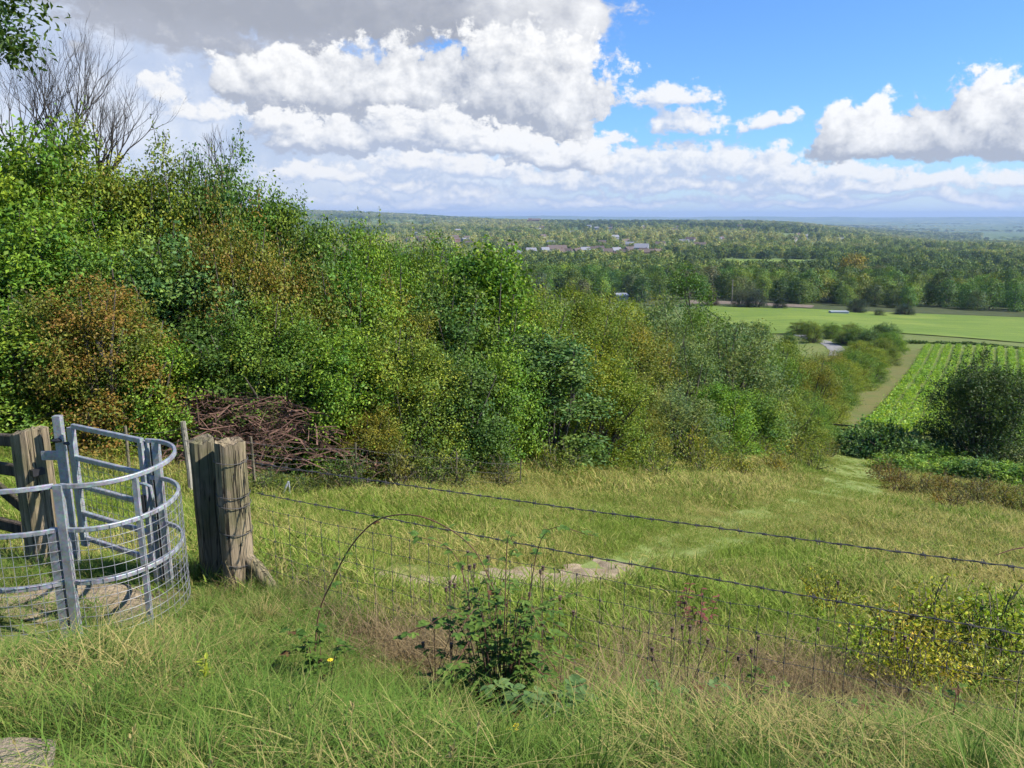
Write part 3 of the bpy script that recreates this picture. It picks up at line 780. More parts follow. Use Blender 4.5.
CREST = [(-40, 17, 112, 1.9, 'green', 'fine', .04), (30, 17.2, 122, 1.8, 'bright', 'broad', .04), (95, 17.4, 136, 1.8, 'olive', 'fine', .2), (150, 17.7, 152, 1.6, 'olive', 'fine', .14),
         (195, 18, 146, 1.5, 'dark', 'fine', .06), (245, 18.4, 160, 1.5, 'green', 'fine', .15), (285, 19, 205, 1.4, 'dark', 'broad', .2), (325, 20, 217, 1.6, 'bright', 'fine', .02), (372, 21, 224, 1.6, 'bright', 'fine', .03),
         (420, 22.5, 236, 1.7, 'green', 'fine', .02), (462, 24, 250, 1.6, 'bright', 'fine', .02), (525, 28, 286, 1.9, 'olive', 'fine', .1), (570, 31, 282, 2.1, 'olive', 'fine', .16), (612, 35, 290, 2.2, 'yellow', 'fine', .12),
         (655, 39, 297, 2.3, 'grey', 'willow', .02), (702, 45, 306, 2.5, 'green', 'fine', .05), (745, 52, 322, 2.8, 'grey', 'willow', .03), (780, 60, 340, 2.8, 'olive', 'fine', .2)]
LOWER = [(809, 54, 378, 1.8, 'green', 'fine', .1), (826, 60, 372, 1.9, 'olive', 'fine', .2), (831, 68, 362, 2.1, 'green', 'broad', .05), (846, 77, 358, 2.1, 'yellow', 'fine', .15), (859, 88, 350, 2.2, 'green', 'fine', .08),
         (871, 101, 344, 2.4, 'yellow', 'fine', .2), (884, 117, 337, 2.6, 'olive', 'fine', .15), (893, 132, 331, 2.7, 'bright', 'fine', .05), (833, 85, 352, 2.4, 'orange', 'fine', .4), (849, 100, 347, 2.6, 'olive', 'fine', .35), (861, 118, 340, 2.7, 'yellow', 'fine', .2),
         (803, 70, 362, 2.4, 'brown', 'fine', .4), (813, 88, 356, 2.6, 'green', 'fine', .1), (871, 137, 330, 2.9, 'dark', 'broad', .02), (886, 150, 323, 3.2, 'dark', 'broad', .02), (858, 152, 326, 2.7, 'green', 'fine', .1), (788, 100, 347, 2.9, 'olive', 'fine', .25), (789, 132, 333, 1.8, 'dark', 'broad', .0), (761, 150, 326, 2.4, 'dark', 'fine', .05), (813, 160, 321, 2.6, 'olive', 'fine', .12), (831, 168, 323, 2.6, 'green', 'fine', .08), (745, 120, 335, 2.6, 'green', 'fine', 0.10), (765, 125, 338, 2.4, 'olive', 'fine', 0.20), (785, 128, 341, 2.0, 'yellow', 'fine', 0.10), (862, 132, 340, 2.0, 'olive', 'fine', 0.20), (846, 155, 331, 2.4, 'olive', 'fine', 0.10), (760, 175, 322, 2.6, 'green', 'fine', 0.05), (800, 180, 321, 2.6, 'olive', 'fine', 0.10), (740, 170, 322, 2.6, 'grey', 'fine', 0.05), (785, 110, 347, 2.2, 'green', 'fine', 0.10), (850, 172, 323, 2.4, 'yellow', 'fine', 0.10), (800, 46, 388, 2.2, 'olive', 'fine', 0.10), (822, 50, 396, 2.0, 'yellow', 'fine', 0.15), (790, 62, 362, 2.4, 'yellow', 'fine', 0.20), (805, 82, 358, 2.4, 'orange', 'fine', 0.30), (838, 72, 372, 2.0, 'olive', 'fine', 0.20), (852, 84, 362, 2.2, 'yellow', 'fine', 0.20), (845, 98, 356, 2.6, 'orange', 'fine', 0.30), (862, 104, 353, 2.4, 'green', 'fine', 0.10), (876, 114, 348, 2.4, 'olive', 'fine', 0.15), (872, 92, 358, 2.0, 'green', 'fine', 0.10), (886, 126, 343, 2.6, 'yellow', 'fine', 0.20), (896, 140, 338, 2.6, 'olive', 'fine', 0.10), (775, 78, 348, 2.8, 'olive', 'fine', 0.20), (770, 96, 341, 2.8, 'green', 'fine', 0.10)]
ROWS = [(FRONT, 'in the scrub front row'), (MIDDLE, 'in the scrub middle rank'), (CREST, 'on the scrub skyline'), (LOWER, 'in the hedge by the grass strip')]
def scrub():
    for row, where in ROWS:
        cnt = {}; tot = {}
        for r in row: tot[r[4]] = tot.get(r[4], 0)+1
        for px, Y, ty, hw, col, kind, aut in sorted(row, key=lambda r: r[1]):
            cnt[col] = cnt.get(col, 0)+1
            ms = BUSH[kind][brng.randrange(len(BUSH[kind]))]
            x, y, zt = P(px, ty, Y)
            z = hz(x, y)-.05
            h = max(zt-z, .7)
            if tot[col] > 1: lab = '%s %s shrub from the gate end, %s' % (ORD[cnt[col]-1], CNAME[col], where)
            else: lab = 'only %s shrub %s' % (CNAME[col], where)
            kk = brng.uniform(1.02, 1.25); cc = [(c*.75+m_*.25)*kk for c, m_ in zip(COLS[col], (.085, .155, .026))]
            put_plant('shrub', ms, x, y, z, hw/ms[3]*brng.uniform(1.05, 1.25), hw/ms[3]*brng.uniform(1.05, 1.3), h/ms[2]*1.0, brng.uniform(0, 6.28), cc, aut*(1.2 if px < 320 else .6), lab, 'shrub', 'shrubs of the hillside scrub')
scrub()

def low_hedge():
    rng = np.random.default_rng(61)
    a = np.array(xy(903, 343, 152)); b = np.array((185., 146.)); n = 9000
    t = rng.random(n); q = a+(b-a)*t[:, None]; o = a+(b-a)*.5; zo = hz(*o)
    X = q[:, 0]+rng.normal(0, .35, n); Y = q[:, 1]+rng.normal(0, .4, n); H = .25+.4*vnoise(t*60, t*0, 5)
    Z = height(X, Y)-zo+H*rng.random(n)
    Q = leaf_quads(np.c_[X-o[0], Y-o[1], Z], rng.normal(0, .6, (n, 3))+np.array([0, 0, .5]), .42, rng, .6)
    h = link('low_hedge', quad_mesh('low_hedge', Q, M_LEAF, {'rnd': rng.random(n), 'tint': rng.random(n)}), None, (o[0], o[1], zo))
    h.color = (.05, .10, .02, 0); tag(h, 'low dark hedge line between the crop rows and the smooth pasture', 'hedge')
low_hedge()
# bramble banks and the dark hawthorn on the right
BRAM = bush_meshes('bramble', 150, w=1.4, h=1.3, leaf=.10, clumps=300, per=24, sig=.15, lobes=8, shoots=60, skirt=.2)
BRAM2 = bush_meshes('bramble_low', 151, w=1.6, h=1.0, leaf=.11, clumps=300, per=24, sig=.16, lobes=9, shoots=60, skirt=.2)
BR = [(862, 40, 427, 1.9, 'blue', 'bluish bramble mound right of the dark field gate'), (885, 39.5, 424, 2.1, 'dark', 'dark bramble mound crowning the bank before the crop'), (908, 39, 433, 1.9, 'blue', 'bluish bramble mound midway along the bank'), (932, 38, 443, 1.9, 'green', 'green bramble mound at the left foot of the dark hawthorn'),
      (960, 34, 458, 1.7, 'green', 'low bramble under the dark hawthorn, left side'), (990, 33, 461, 1.7, 'dark', 'low bramble under the middle of the dark hawthorn'), (1020, 32, 463, 1.8, 'green', 'low bramble under the dark hawthorn at the picture edge'), (900, 35, 455, 1.5, 'green', 'green bramble in front of the bluish mounds'), (1055, 32, 465, 1.8, 'dark', 'bramble beyond the dark hawthorn to the east')]
for i, (px, Y, ty, hw, col, lab) in enumerate(BR):
    ms = (BRAM, BRAM2)[i % 2]
    x, y, zt = P(px, ty, Y); z = hz(x, y)-.05; h = max(zt-z, .5)
    put_plant('bramble_bush', ms, x, y, z, hw/ms[3], hw/ms[3], h/ms[2]*.85, brng.uniform(0, 6.28), [q*1.5+.012 for q in COLS[col]], .02, lab, 'bramble', 'brambles on the bank by the crop')
HAW = bush_meshes('hawthorn', 160, w=2.9, h=5.4, leaf=.10, clumps=1100, per=34, sig=.26, lobes=10, shoots=240, skirt=.1, shoot_len=.7)
x, y, zt = P(990, 364, 39); z = hz(x, y)-.05
put_plant('hawthorn_tree', HAW, x, y, z, 1.12, 1.12, (zt-z)/5.3, .6, (.042, .085, .026), .03, 'big dark rounded hawthorn standing before the crop rows', 'tree', None)

# low leafy weeds on the verge (yellow-green ones and the red-brown ones)
WEED = [bush_meshes('weed_%d' % i, 170+i, w=.5, h=.55, leaf=.045, clumps=70, per=12, sig=.10, lobes=5, shoots=40, skirt=.2, asp=.4, shoot_len=.3) for i in range(3)]
def weeds(spec, name, label, group, col, aut, cat='weed'):
    for i, (px, py, Y, s) in enumerate(spec):
        x, y, _ = P(px, py, Y); z = hz(x, y)-.03
        cc = [c*brng.uniform(.85, 1.15) for c in col]
        put_plant(name, WEED[i % 3], x, y, z, s, s, s*brng.uniform(.8, 1.2), brng.uniform(0, 6.28), cc, aut, label, cat, group)
weeds([(885, 640, 5.0, .8), (905, 612, 5.6, .9), (930, 600, 5.8, 1.0), (955, 640, 5.0, .9), (975, 595, 5.9, 1.0), (1000, 615, 5.4, 1.0), (1020, 590, 5.8, 1.0), (985, 655, 4.8, .8), (915, 660, 4.7, .7), (830, 600, 6.5, .7)],
      'leafy_weed', 'yellow-green leafy weed in the patch behind the barbed wire', 'yellow-green weeds behind the barbed wire', (.22, .28, .034), .0)
weeds([(650, 474, 18.5, 1.6), (690, 468, 22, 1.8), (725, 470, 24, 1.7), (760, 462, 28, 1.9), (790, 458, 32, 2.0), (560, 478, 16, 1.3), (810, 470, 29, 1.6), (740, 485, 21, 1.3), (700, 480, 20, 1.3), (825, 455, 38, 2.0), (775, 475, 25, 1.5)],
      'verge_weed', 'yellow-green weed on the verge below the scrub', 'verge weeds below the scrub', (.14, .185, .03), .05)
weeds([(900, 490, 25, 1.4), (925, 492, 24, 1.5), (945, 490, 24.5, 1.4), (975, 495, 23, 1.5), (1005, 492, 23.5, 1.5), (1030, 495, 23, 1.4), (885, 478, 30, 1.6), (950, 505, 21, 1.2), (990, 478, 28, 1.6), (1015, 480, 27, 1.6), (955, 480, 28, 1.6)],
      'dock_weed', 'reddish-brown weed in the rough grass below the hawthorn', 'reddish weeds below the hawthorn', (.13, .13, .035), .4)
weeds([(350, 478, 12.2, 1.1), (395, 480, 12.8, 1.2), (425, 478, 13.2, 1.2), (300, 490, 11.6, .8), (330, 486, 11.9, .8), (455, 480, 13.4, 1.0), (500, 478, 14.4, 1.0), (262, 490, 11.6, .9)],
      'nettle_clump', 'low green weed at the foot of the far wire fence', 'weeds along the far wire fence', (.075, .12, .03), .08)

# ------------------------------------------------------------------ trees
def branch_tree(mb, base, d, length, rad, depth, rng, spread=.5, tips=None, up=.15, k=4):
    n = 4
    pts = [Vector(base)]; dd = Vector(d).normalized()
    for i in range(n):
        dd = (dd+Vector((rng.gauss(0, .10), rng.gauss(0, .10), rng.gauss(0, .06)+up*.25))).normalized()
        pts.append(pts[-1]+dd*length/n)
    mb.tube(pts, [rad*(1-.55*i/n) for i in range(n+1)], k if rad > .006 else 3, cap=False)
    if depth == 0:
        if tips is not None: tips.append((pts[-1], dd))
        return
    m = rng.choice((2, 3, 3))
    for _ in range(m):
        i = rng.choice((2, 3, 4, 4))
        a = Vector((rng.gauss(0, 1), rng.gauss(0, 1), rng.gauss(0, .6))).normalized()
        nd = (dd+a*spread*rng.uniform(.6, 1.3)).normalized()
        branch_tree(mb, pts[i], nd, length*rng.uniform(.6, .85), rad*.5, depth-1, rng, spread, tips, up, k)

def bare_tree(px, py_base, Y, hgt, n, seed, label, fan=.55, depth=4, lean=(0, 0)):
    rng = random.Random(seed)
    x, y, z = P(px, py_base, Y)
    z0 = hz(x, y)
    root = empty('dead_tree', (x, y, z0), label, 'tree')
    mb = MB(); br = MB()
    mb.tube([(0, 0, -.1), (.05, .02, (z-z0)*.5), (0, 0, z-z0+.1)], [.13, .11, .09], 8)
    for i in range(n):
        a = 2*math.pi*i/n+rng.uniform(-.4, .4)
        d = Vector((math.cos(a)*fan+lean[0], math.sin(a)*fan*.6+lean[1], 1)).normalized()
        branch_tree(br, (0, 0, (z-z0)*.9+.1), d, hgt*rng.uniform(.34, .5), .03, depth, rng, .42, None, .3)
    kid(root, mb.build('trunk', M_DEADTWIG)); kid(root, br.build('branches', M_DEADTWIG))
bare_tree(62, 150, 19, 2.7, 12, 3, 'leafless dead tree with thin twigs above the scrub, below the overhanging tree', .6, 4, (.12, 0))
bare_tree(100, 165, 18.5, 2.0, 10, 8, 'leafless dead tree leaning right on the scrub skyline', .6, 4, (.45, 0))
bare_tree(222, 190, 19.5, 1.7, 4, 12, 'small leafless dead tree poking from the skyline shrubs', .4, 3, (.05, 0))
bare_tree(20, 150, 20, 2.3, 7, 15, 'leafless dead tree half hidden behind the overhanging leafy tree', .5, 4, (.1, 0))

def leafy_tree(name, base, hgt, cr, trunk_r, seed, leaf, col, aut, label, nl=9, clumps=300, per=30, start=.35, sig=.3, group=None):
    rng = np.random.default_rng(seed); rr = random.Random(seed)
    root = empty(name, base, label, 'tree', group)
    mb = MB()
    mb.tube([(0, 0, -.2), (.03*hgt*.3, 0, hgt*.3), (.02*hgt, .01*hgt, hgt*.6), (0, 0, hgt*.92)], [trunk_r, trunk_r*.8, trunk_r*.5, trunk_r*.12], 8)
    Lc = []
    for i in range(nl):
        a = 2.4*i+rr.uniform(-.3, .3); t = start+(1-start)*((i+.5)/nl); rad = cr*(1-.65*((t-start)/(1-start))**1.5)*rr.uniform(.6, 1)
        e = (math.cos(a)*rad*.8, math.sin(a)*rad*.8, hgt*t)
        b = (.01*hgt, 0, hgt*max(t-.22, .15))
        mb.tube([b, ((b[0]+e[0])/2, (b[1]+e[1])/2, (b[2]+e[2])/2+.02*hgt), e], [trunk_r*.4, trunk_r*.25, trunk_r*.08], 5)
        Lc.append((*e, cr*rr.uniform(.38, .55)))
    Lc.append((0, 0, hgt*.9, cr*.4)); Lc = np.array(Lc)
    k = rng.integers(0, len(Lc), clumps)
    d = rng.normal(0, 1, (clumps, 3)); d /= np.linalg.norm(d, axis=1, keepdims=True)
    cc = Lc[k, :3]+d*(Lc[k, 3]*rng.uniform(.5, 1.1, clumps))[:, None]*np.array([1, 1, .8])
    idx = np.repeat(np.arange(clumps), rng.poisson(per, clumps).clip(2))
    C = cc[idx]+rng.normal(0, sig, (len(idx), 3))*np.array([1, 1, .7])
    N_ = rng.normal(0, .6, (len(idx), 3))+np.array([0, 0, .6])+d[idx]*.4
    Q = leaf_quads(C, N_, leaf, rng, .5)
    me = quad_mesh(name+'_crown', Q, M_LEAF, {'rnd': rng.random(len(Q)), 'tint': rng.random(clumps)[idx]})
    kid(root, mb.build('trunk', M_BARK, smooth=True))
    c = link('crown', me); c.color = (*col, aut); kid(root, c)
    return root
# overhanging tree top left: its trunk is outside the frame to the left
x, y, _ = P(-84, 420, 13); z = hz(x, y)
leafy_tree('ash_tree', (x, y, z), 10.2, 2.5, .2, 21, .11, (.045, .095, .022), .0, 'dark leafy tree overhanging the top left corner', 13, 900, 46, .62, .2)
x, y, zt = P(690, 270, 50); z = hz(x, y)
leafy_tree('slender_tree', (x, y, z), zt-z, 2.0, .11, 22, .16, (.065, .145, .028), .0, 'slender pale green tree with a bare trunk rising above the scrub', 8, 170, 22, .42, .24)

# wood beyond the pasture: one mesh kind copied with obj.copy()
def wood_tree_mesh(i, seed, h=10, w=3.4, leafsz=.5, clumps=140, per=13):
    rng = np.random.default_rng(seed)
    k = rng.random(clumps)
    t = .06+.94*rng.random(clumps)**.9
    prof = np.sin(np.pi*np.clip((t-.05)/1.0, 0, 1)**.8)**.6*w*(.8+.4*rng.random(clumps))
    a = rng.uniform(0, 2*np.pi, clumps)+i
    rr = prof*np.sqrt(rng.uniform(.35, 1, clumps))*(1+.35*(fbm(np.cos(a)*2+seed, t*4+np.sin(a), seed, 2)-.5))
    cc = np.stack([rr*np.cos(a), rr*np.sin(a), t*h], -1)
    idx = np.repeat(np.arange(clumps), rng.poisson(per, clumps).clip(2))
    C = cc[idx]+rng.normal(0, .5, (len(idx), 3))*np.array([1, 1, .8])*w/3.4
    N_ = np.stack([np.cos(a)[idx], np.sin(a)[idx], np.full(len(idx), .7)], -1)+rng.normal(0, .5, (len(idx), 3))
    Q = leaf_quads(C, N_, leafsz, rng, .6)
    crown = quad_mesh('wood_crown_%d' % i, Q, M_LEAF, {'rnd': rng.random(len(Q)), 'tint': rng.random(clumps)[idx]})
    mb = MB(); mb.tube([(0, 0, -.5), (.1, 0, h*.4), (0, .1, h*.9)], [.2, .14, .03], 6)
    for j in range(6):
        b = rng.uniform(.3, .7)*h; aa = rng.uniform(0, 6.28)
        mb.tube([(.05, .05, b), (math.cos(aa)*w*.4, math.sin(aa)*w*.4, b+h*.12), (math.cos(aa)*w*.7, math.sin(aa)*w*.7, b+h*.2)], [.08, .05, .02], 4)
    tm = bpy.data.meshes.new('wood_trunk_%d' % i); tm.from_pydata(np.concatenate(mb.v).tolist(), [], mb.f); tm.materials.append(M_BARK)
    return crown, tm, h, w
WT = [wood_tree_mesh(i, 300+i, h=10+(i % 3), w=3.7+.35*i, clumps=190) for i in range(5)]
def wood_edge(t): return 288-62*(t-.2)*sstep(.2, .3, t)
def wood():
    rng = np.random.default_rng(17); pts = []
    tries = 0
    while len(pts) < 285 and tries < 20000:
        tries += 1
        t = rng.uniform(-.06, .73); e = wood_edge(t); y = e+abs(rng.normal(0, 1))*55+rng.uniform(0, 12)
        if y > e+150: continue
        x = t*y
        if all((x-a)**2+(y-b)**2 > 4.9**2 for a, b, _ in pts): pts.append((x, y, y-e))
    zz = height([p[0] for p in pts], [p[1] for p in pts])
    for i, (x, y, dep) in enumerate(pts):
        ms = WT[rng.integers(0, 5)]
        s = rng.uniform(.75, 1.1)*(0.8 if dep < 10 else 1.0)
        u = rng.random()
        col = (.075, .15, .028) if u < .45 else ((.12, .20, .032) if u < .75 else ((.045, .095, .025) if u < .9 else (.085, .125, .05)))
        front = dep < 14
        lab = 'green broadleaf tree on the front edge of the wood beyond the pasture' if front else 'green broadleaf tree deeper in the wood beyond the pasture'
        root = empty('broadleaf_tree', (x, y, zz[i]-.2), lab, 'tree', 'trees of the wood, front edge' if front else 'trees of the wood, inside', rng.uniform(0, 6.28))
        root.scale = (s*rng.uniform(.9, 1.2), s*rng.uniform(.9, 1.2), s)
        c = link('crown', ms[0]); kid(root, c); c.color = (*[q*rng.uniform(.85, 1.15) for q in col], .0)
        kid(root, link('trunk', ms[1]))
wood()
YT = [(855, 256, 395, 'yellow-orange tree crown standing out behind the wood', (.20, .19, .025))]
for px, ty, Y, lab, col in YT:
    x, y, zt = P(px, ty, Y); z = hz(x, y)
    root = empty('yellow_tree', (x, y, z), lab, 'tree'); h = zt-z; root.scale = (2.0, 1.4, h/WT[1][2]*1.03)
    c = link('crown', WT[1][0]); kid(root, c); c.color = (*col, .0); kid(root, link('trunk', WT[1][1]))
# dark bushes and the pale pole at the edge of the wood
for px, ty, Y, hw, lab, col in [(742, 290, 262, 4.2, 'grey-green willow bush left of the pair at the edge of the wood', (.06, .085, .045)), (757, 289, 260, 4.4, 'darker willow bush right of the pair at the edge of the wood', (.035, .06, .035)), (780, 297, 258, 3.0, 'small dark bush alone on the bare ground', (.02, .04, .018)),
                               (712, 294, 268, 3.2, 'brownish bush on the bare ground left of the willows', (.06, .05, .03)), (858, 299, 250, 4, 'dark bush at the foot of the wood by the pale sheet', (.02, .045, .018)), (905, 304, 246, 4, 'dark bush at the foot of the wood on the right', (.025, .05, .02)), (880, 309, 240, 2.2, 'small pale green bush at the edge of the pasture', (.07, .11, .04))]:
    ms = BUSH['willow'][0]; x, y, zt = P(px, ty, Y); z = hz(x, y)-.1
    put_plant('willow_bush', ms, x, y, z, hw/ms[3], hw/ms[3], max(zt-z, 1.5)/ms[2], brng.uniform(0, 6), col, 0, lab, 'bush', 'bushes at the edge of the wood')
x, y, zt = P(733, 279, 285); z = hz(x, y)
pole = empty('wooden_pole', (x, y, z), 'pale bare pole standing against the dark wood', 'pole')
mb = MB(); mb.tube([(0, 0, -.3), (.03, 0, 2.5), (0, 0, zt-z)], [.17, .15, .12], 8); kid(pole, mb.build('shaft', M_STAKE))
mb = MB(); mb.box((0, 0, zt-z-.5), (1.5, .12, .12)); kid(pole, mb.build('crossarm', M_STAKE))
mb = MB(); x, y, _ = P(839, 309, 243); z = hz(x, y)
mb.box((0, 0, .45), (5.5, 2.4, .5)); mb.box((0, 0, .78), (5.7, 2.6, .12)); mb.box((-1.6, 0, .1), (.3, 2, .4)); mb.box((1.6, 0, .1), (.3, 2, .4))
tag(mb.build('feed_trough', M_PALEMETAL, loc=None), 'pale low trough at the far edge of the pasture', 'trough').location = (x, y, z)
x, y, _ = P(622, 289, 292); z = hz(x, y)
shed = empty('field_shed', (x, y, z), 'pale flat shed showing over the scrub at the edge of the wood', 'shed', None, .1)
mb = MB(); mb.box((0, 0, 1.3), (4.2, 3.5, 2.6)); kid(shed, mb.build('wall', M_WALLW))
mb = MB(); mb.add([(-2.4, -2, 2.5), (2.4, -2, 2.5), (2.4, 2, 3.0), (-2.4, 2, 3.0), (-2.4, -2, 2.65), (2.4, -2, 2.65), (2.4, 2, 3.15), (-2.4, 2, 3.15)], [(3, 2, 1, 0), (4, 5, 6, 7), (0, 1, 5, 4), (1, 2, 6, 5), (2, 3, 7, 6), (3, 0, 4, 7)]); kid(shed, mb.build('roof', M_PALEMETAL))

# houses of the far village: pixel, distance
VILL = [(545, 257, 800), (531, 258, 780), (568, 260, 770), (577, 261, 790), (585, 259, 830), (592, 257, 850), (600, 258, 835), (608, 262, 760), (616, 260, 800), (624, 261, 770), (630, 258, 850), (648, 264, 740), (637, 263, 730), (652, 261, 770), (658, 263, 735), (644, 259, 800), (522, 262, 720), (560, 263, 740),
        (690, 246, 1150), (660, 250, 1000), (602, 250, 1050), (625, 247, 1120), (700, 250, 980), (470, 246, 1050), (440, 243, 1200), (455, 240, 1350), (490, 243, 1300), (420, 241, 1300), (720, 245, 1200)]
_vr = random.Random(99)
VILL += [(_vr.uniform(400, 760), 0, _vr.uniform(950, 2300)) for _ in range(46)]
VILL += [(_vr.uniform(760, 900), 0, _vr.uniform(1100, 2000)) for _ in range(8)]
HX = np.array([ray(p, 240)[0]*Y for p, _, Y in VILL]+[ray(557, 250)[0]*830, ray(641, 250)[0]*810]); HY = np.array([v[2] for v in VILL]+[830, 810])
def hidden_house(x, y):
    m = np.zeros(len(x), bool)
    for a, b in zip(HX, HY): m |= (np.abs(x-a*y/b) < 8+b*.004) & (y > b-25-b*.03) & (y < b+9)
    return m
# far woodland: uncountable
def woodland():
    rng = np.random.default_rng(23)
    def proto(i, seed, clumps, per, sz, h, w):
        c, _, _, _ = wood_tree_mesh(50+i+seed, seed, h, w, sz, clumps, per); c.materials.clear(); c.materials.append(M_FARLEAF); return c
    far = [proto(i, 400+i, 60, 8, 1.15, 10, 4.2+.5*i) for i in range(4)]
    parts = []
    def band(n, y0, y1, t0, t1, s0, s1, dens=None, flat=1.0):
        y = np.sqrt(rng.uniform(y0**2, y1**2, n)); t = rng.uniform(t0, t1, n); x = t*y
        k = np.ones(n, bool)
        if dens is not None: k = rng.random(n) < dens(x, y, t)
        x, y, t = x[k], y[k], t[k]; s = rng.uniform(s0, s1, len(x))
        parts.append((x, y, s, flat))
    # rest of the wood
    band(2600, 330, 470, -.1, .75, .7, 1.05, lambda x, y, t: (y > wood_edge(t)+105)*(y < wood_edge(t)+190))
    gap = lambda x, y, t: .12+.88*sstep(.40, .50, fbm(x/130., y/130., 71, 3))
    vil = lambda x, y, t: gap(x, y, t)*np.where((np.abs(t-.115) < .11) & (np.abs(y-790) < 130), .13, 1)*np.where((t > .255) & (t < .40) & (y > 490) & (y < 720), 0, 1)
    band(7500, 470, 1050, -.38, .76, .55, 1.1, vil)
    band(9000, 1050, 2400, -.42, .76, .8, 1.5, lambda x, y, t: .15+.85*sstep(.40, .52, fbm(x/260., y/420., 72, 3)))
    band(9000, 2400, 4600, -.45, .60, 1.0, 1.8, lambda x, y, t: .2+.8*sstep(.40, .50, fbm(x/420., y/700., 73, 3)), .7)
    band(4500, 4600, 6600, -.5, .2, 1.6, 3.0, lambda x, y, t: .15+.85*sstep(.42, .5, fbm(x/800., y/900., 74, 3)), .45)
    band(3500, 2400, 9000, .4, .8, 1.4, 3.0, lambda x, y, t: sstep(.46, .55, fbm(x/900., y/900., 75, 3)), .4)
    parts = [(lambda k: (x[k], y[k], s[k], fl))(~hidden_house(x, y)) for x, y, s, fl in parts]
    x = np.concatenate([p[0] for p in parts]); y = np.concatenate([p[1] for p in parts]); s = np.concatenate([p[2] for p in parts])
    fl = np.concatenate([np.full(len(p[0]), p[3]) for p in parts])
    u = rng.random(len(x)); g = fbm(x/300., y/300., 77, 3)
    g2 = fbm(x/190., y/420., 78, 2); u = np.clip(u*.55+(g-.5)*.6+(g2-.5)*.9+.30*sstep(600, 1300, y)*.6+.12, 0, 1)  # cloud-shadow belts and hazy distant paling put into the tree tones
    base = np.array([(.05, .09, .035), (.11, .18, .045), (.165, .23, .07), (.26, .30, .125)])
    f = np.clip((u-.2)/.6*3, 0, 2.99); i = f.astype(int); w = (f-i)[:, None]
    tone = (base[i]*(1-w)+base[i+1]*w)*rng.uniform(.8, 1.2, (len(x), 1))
    scl = np.stack([s, s, s*fl], -1)
    scatter('far_woodland', np.c_[x, y, height(x, y)-.4], rng.uniform(0, 6.28, len(x)), scl, tone, far, 'wooded valley and low hills stretching to the horizon', 'woodland', 9, .03)
woodland()

# crop rows
def crop():
    rng = np.random.default_rng(31)
    pl = []
    for i in range(3):
        n = 90
        r2 = np.random.default_rng(500+i)
        C = r2.normal(0, 1, (n, 3))*np.array([.14, .22, .13])+np.array([0, 0, .30])
        Q = leaf_quads(C, r2.normal(0, .4, (n, 3))+np.array([0, 0, .8]), .17, r2, .5)
        pl.append(quad_mesh('crop_plant_%d' % i, Q, M_CROP, {'rnd': r2.random(n), 'tint': r2.random(n)}))
    A = np.array(xy(866, 432, 54)); B = np.array((75., 40.)); C_ = np.array((150., 128.)); D = np.array(xy(928, 346, 146))
    X = []; Y = []
    nr = 42
    for j in range(nr):
        s = j/(nr-1)
        a = A+(B-A)*s; d = D+(C_-D)*s
        n = 300
        t = np.linspace(0, 1, n)+rng.normal(0, .001, n)
        X.append(a[0]+(d[0]-a[0])*t+rng.normal(0, .07, n)); Y.append(a[1]+(d[1]-a[1])*t+rng.normal(0, .07, n))
    X = np.concatenate(X); Y = np.concatenate(Y)
    k = in_view(X, Y, 1.1) & (fbm(X/5., Y/5., 82, 3) > .27); X, Y = X[k], Y[k]
    g = fbm(X/14., Y/14., 81, 3)[:, None]
    tone = np.array([.15, .31, .03])*(1-g)+np.array([.19, .32, .035])*g
    scatter('crop_plants', np.c_[X, Y, height(X, Y)+.05], rng.uniform(0, 6.28, len(X)), rng.uniform(.85, 1.35, len(X)), tone, pl, 'bright green crop growing in long straight rows', 'crop', 11, .1)
crop()

# ------------------------------------------------------------------ village
def house(px, py, Y, w, d, h, rz, wall, roof, label, name='house', chim=True):
    x, y, _ = P(px, py, Y); z = hz(x, y)-.3
    r = empty(name, (x, y, z), label, 'house', 'houses of the far village', rz)
    mb = MB(); mb.box((0, 0, h/2), (w, d, h)); kid(r, mb.build('wall', wall))
    rh = d*.42
    mb = MB(); o = .35
    mb.add([(-w/2-o, -d/2-o, h-.1), (w/2+o, -d/2-o, h-.1), (w/2+o, d/2+o, h-.1), (-w/2-o, d/2+o, h-.1), (-w/2-o, 0, h+rh), (w/2+o, 0, h+rh)], [(0, 1, 5, 4), (2, 3, 4, 5), (1, 2, 5), (3, 0, 4), (3, 2, 1, 0)])
    rf = kid(r, mb.build('roof', roof))
    if chim:
        mb = MB(); mb.box((w*.28, .3, h+rh*.9), (.9, .7, rh*.9)); kid(rf, mb.build('chimney', M_WALLB))
    for sx in (-.3, .3):
        for zz in (1.4, 4.0):
            if zz < h-.8:
                mb = MB(); mb.box((sx*w, -d/2-.03, zz), (1.3, .1, 1.2)); kid(r, mb.build('window', M_WINDOW))
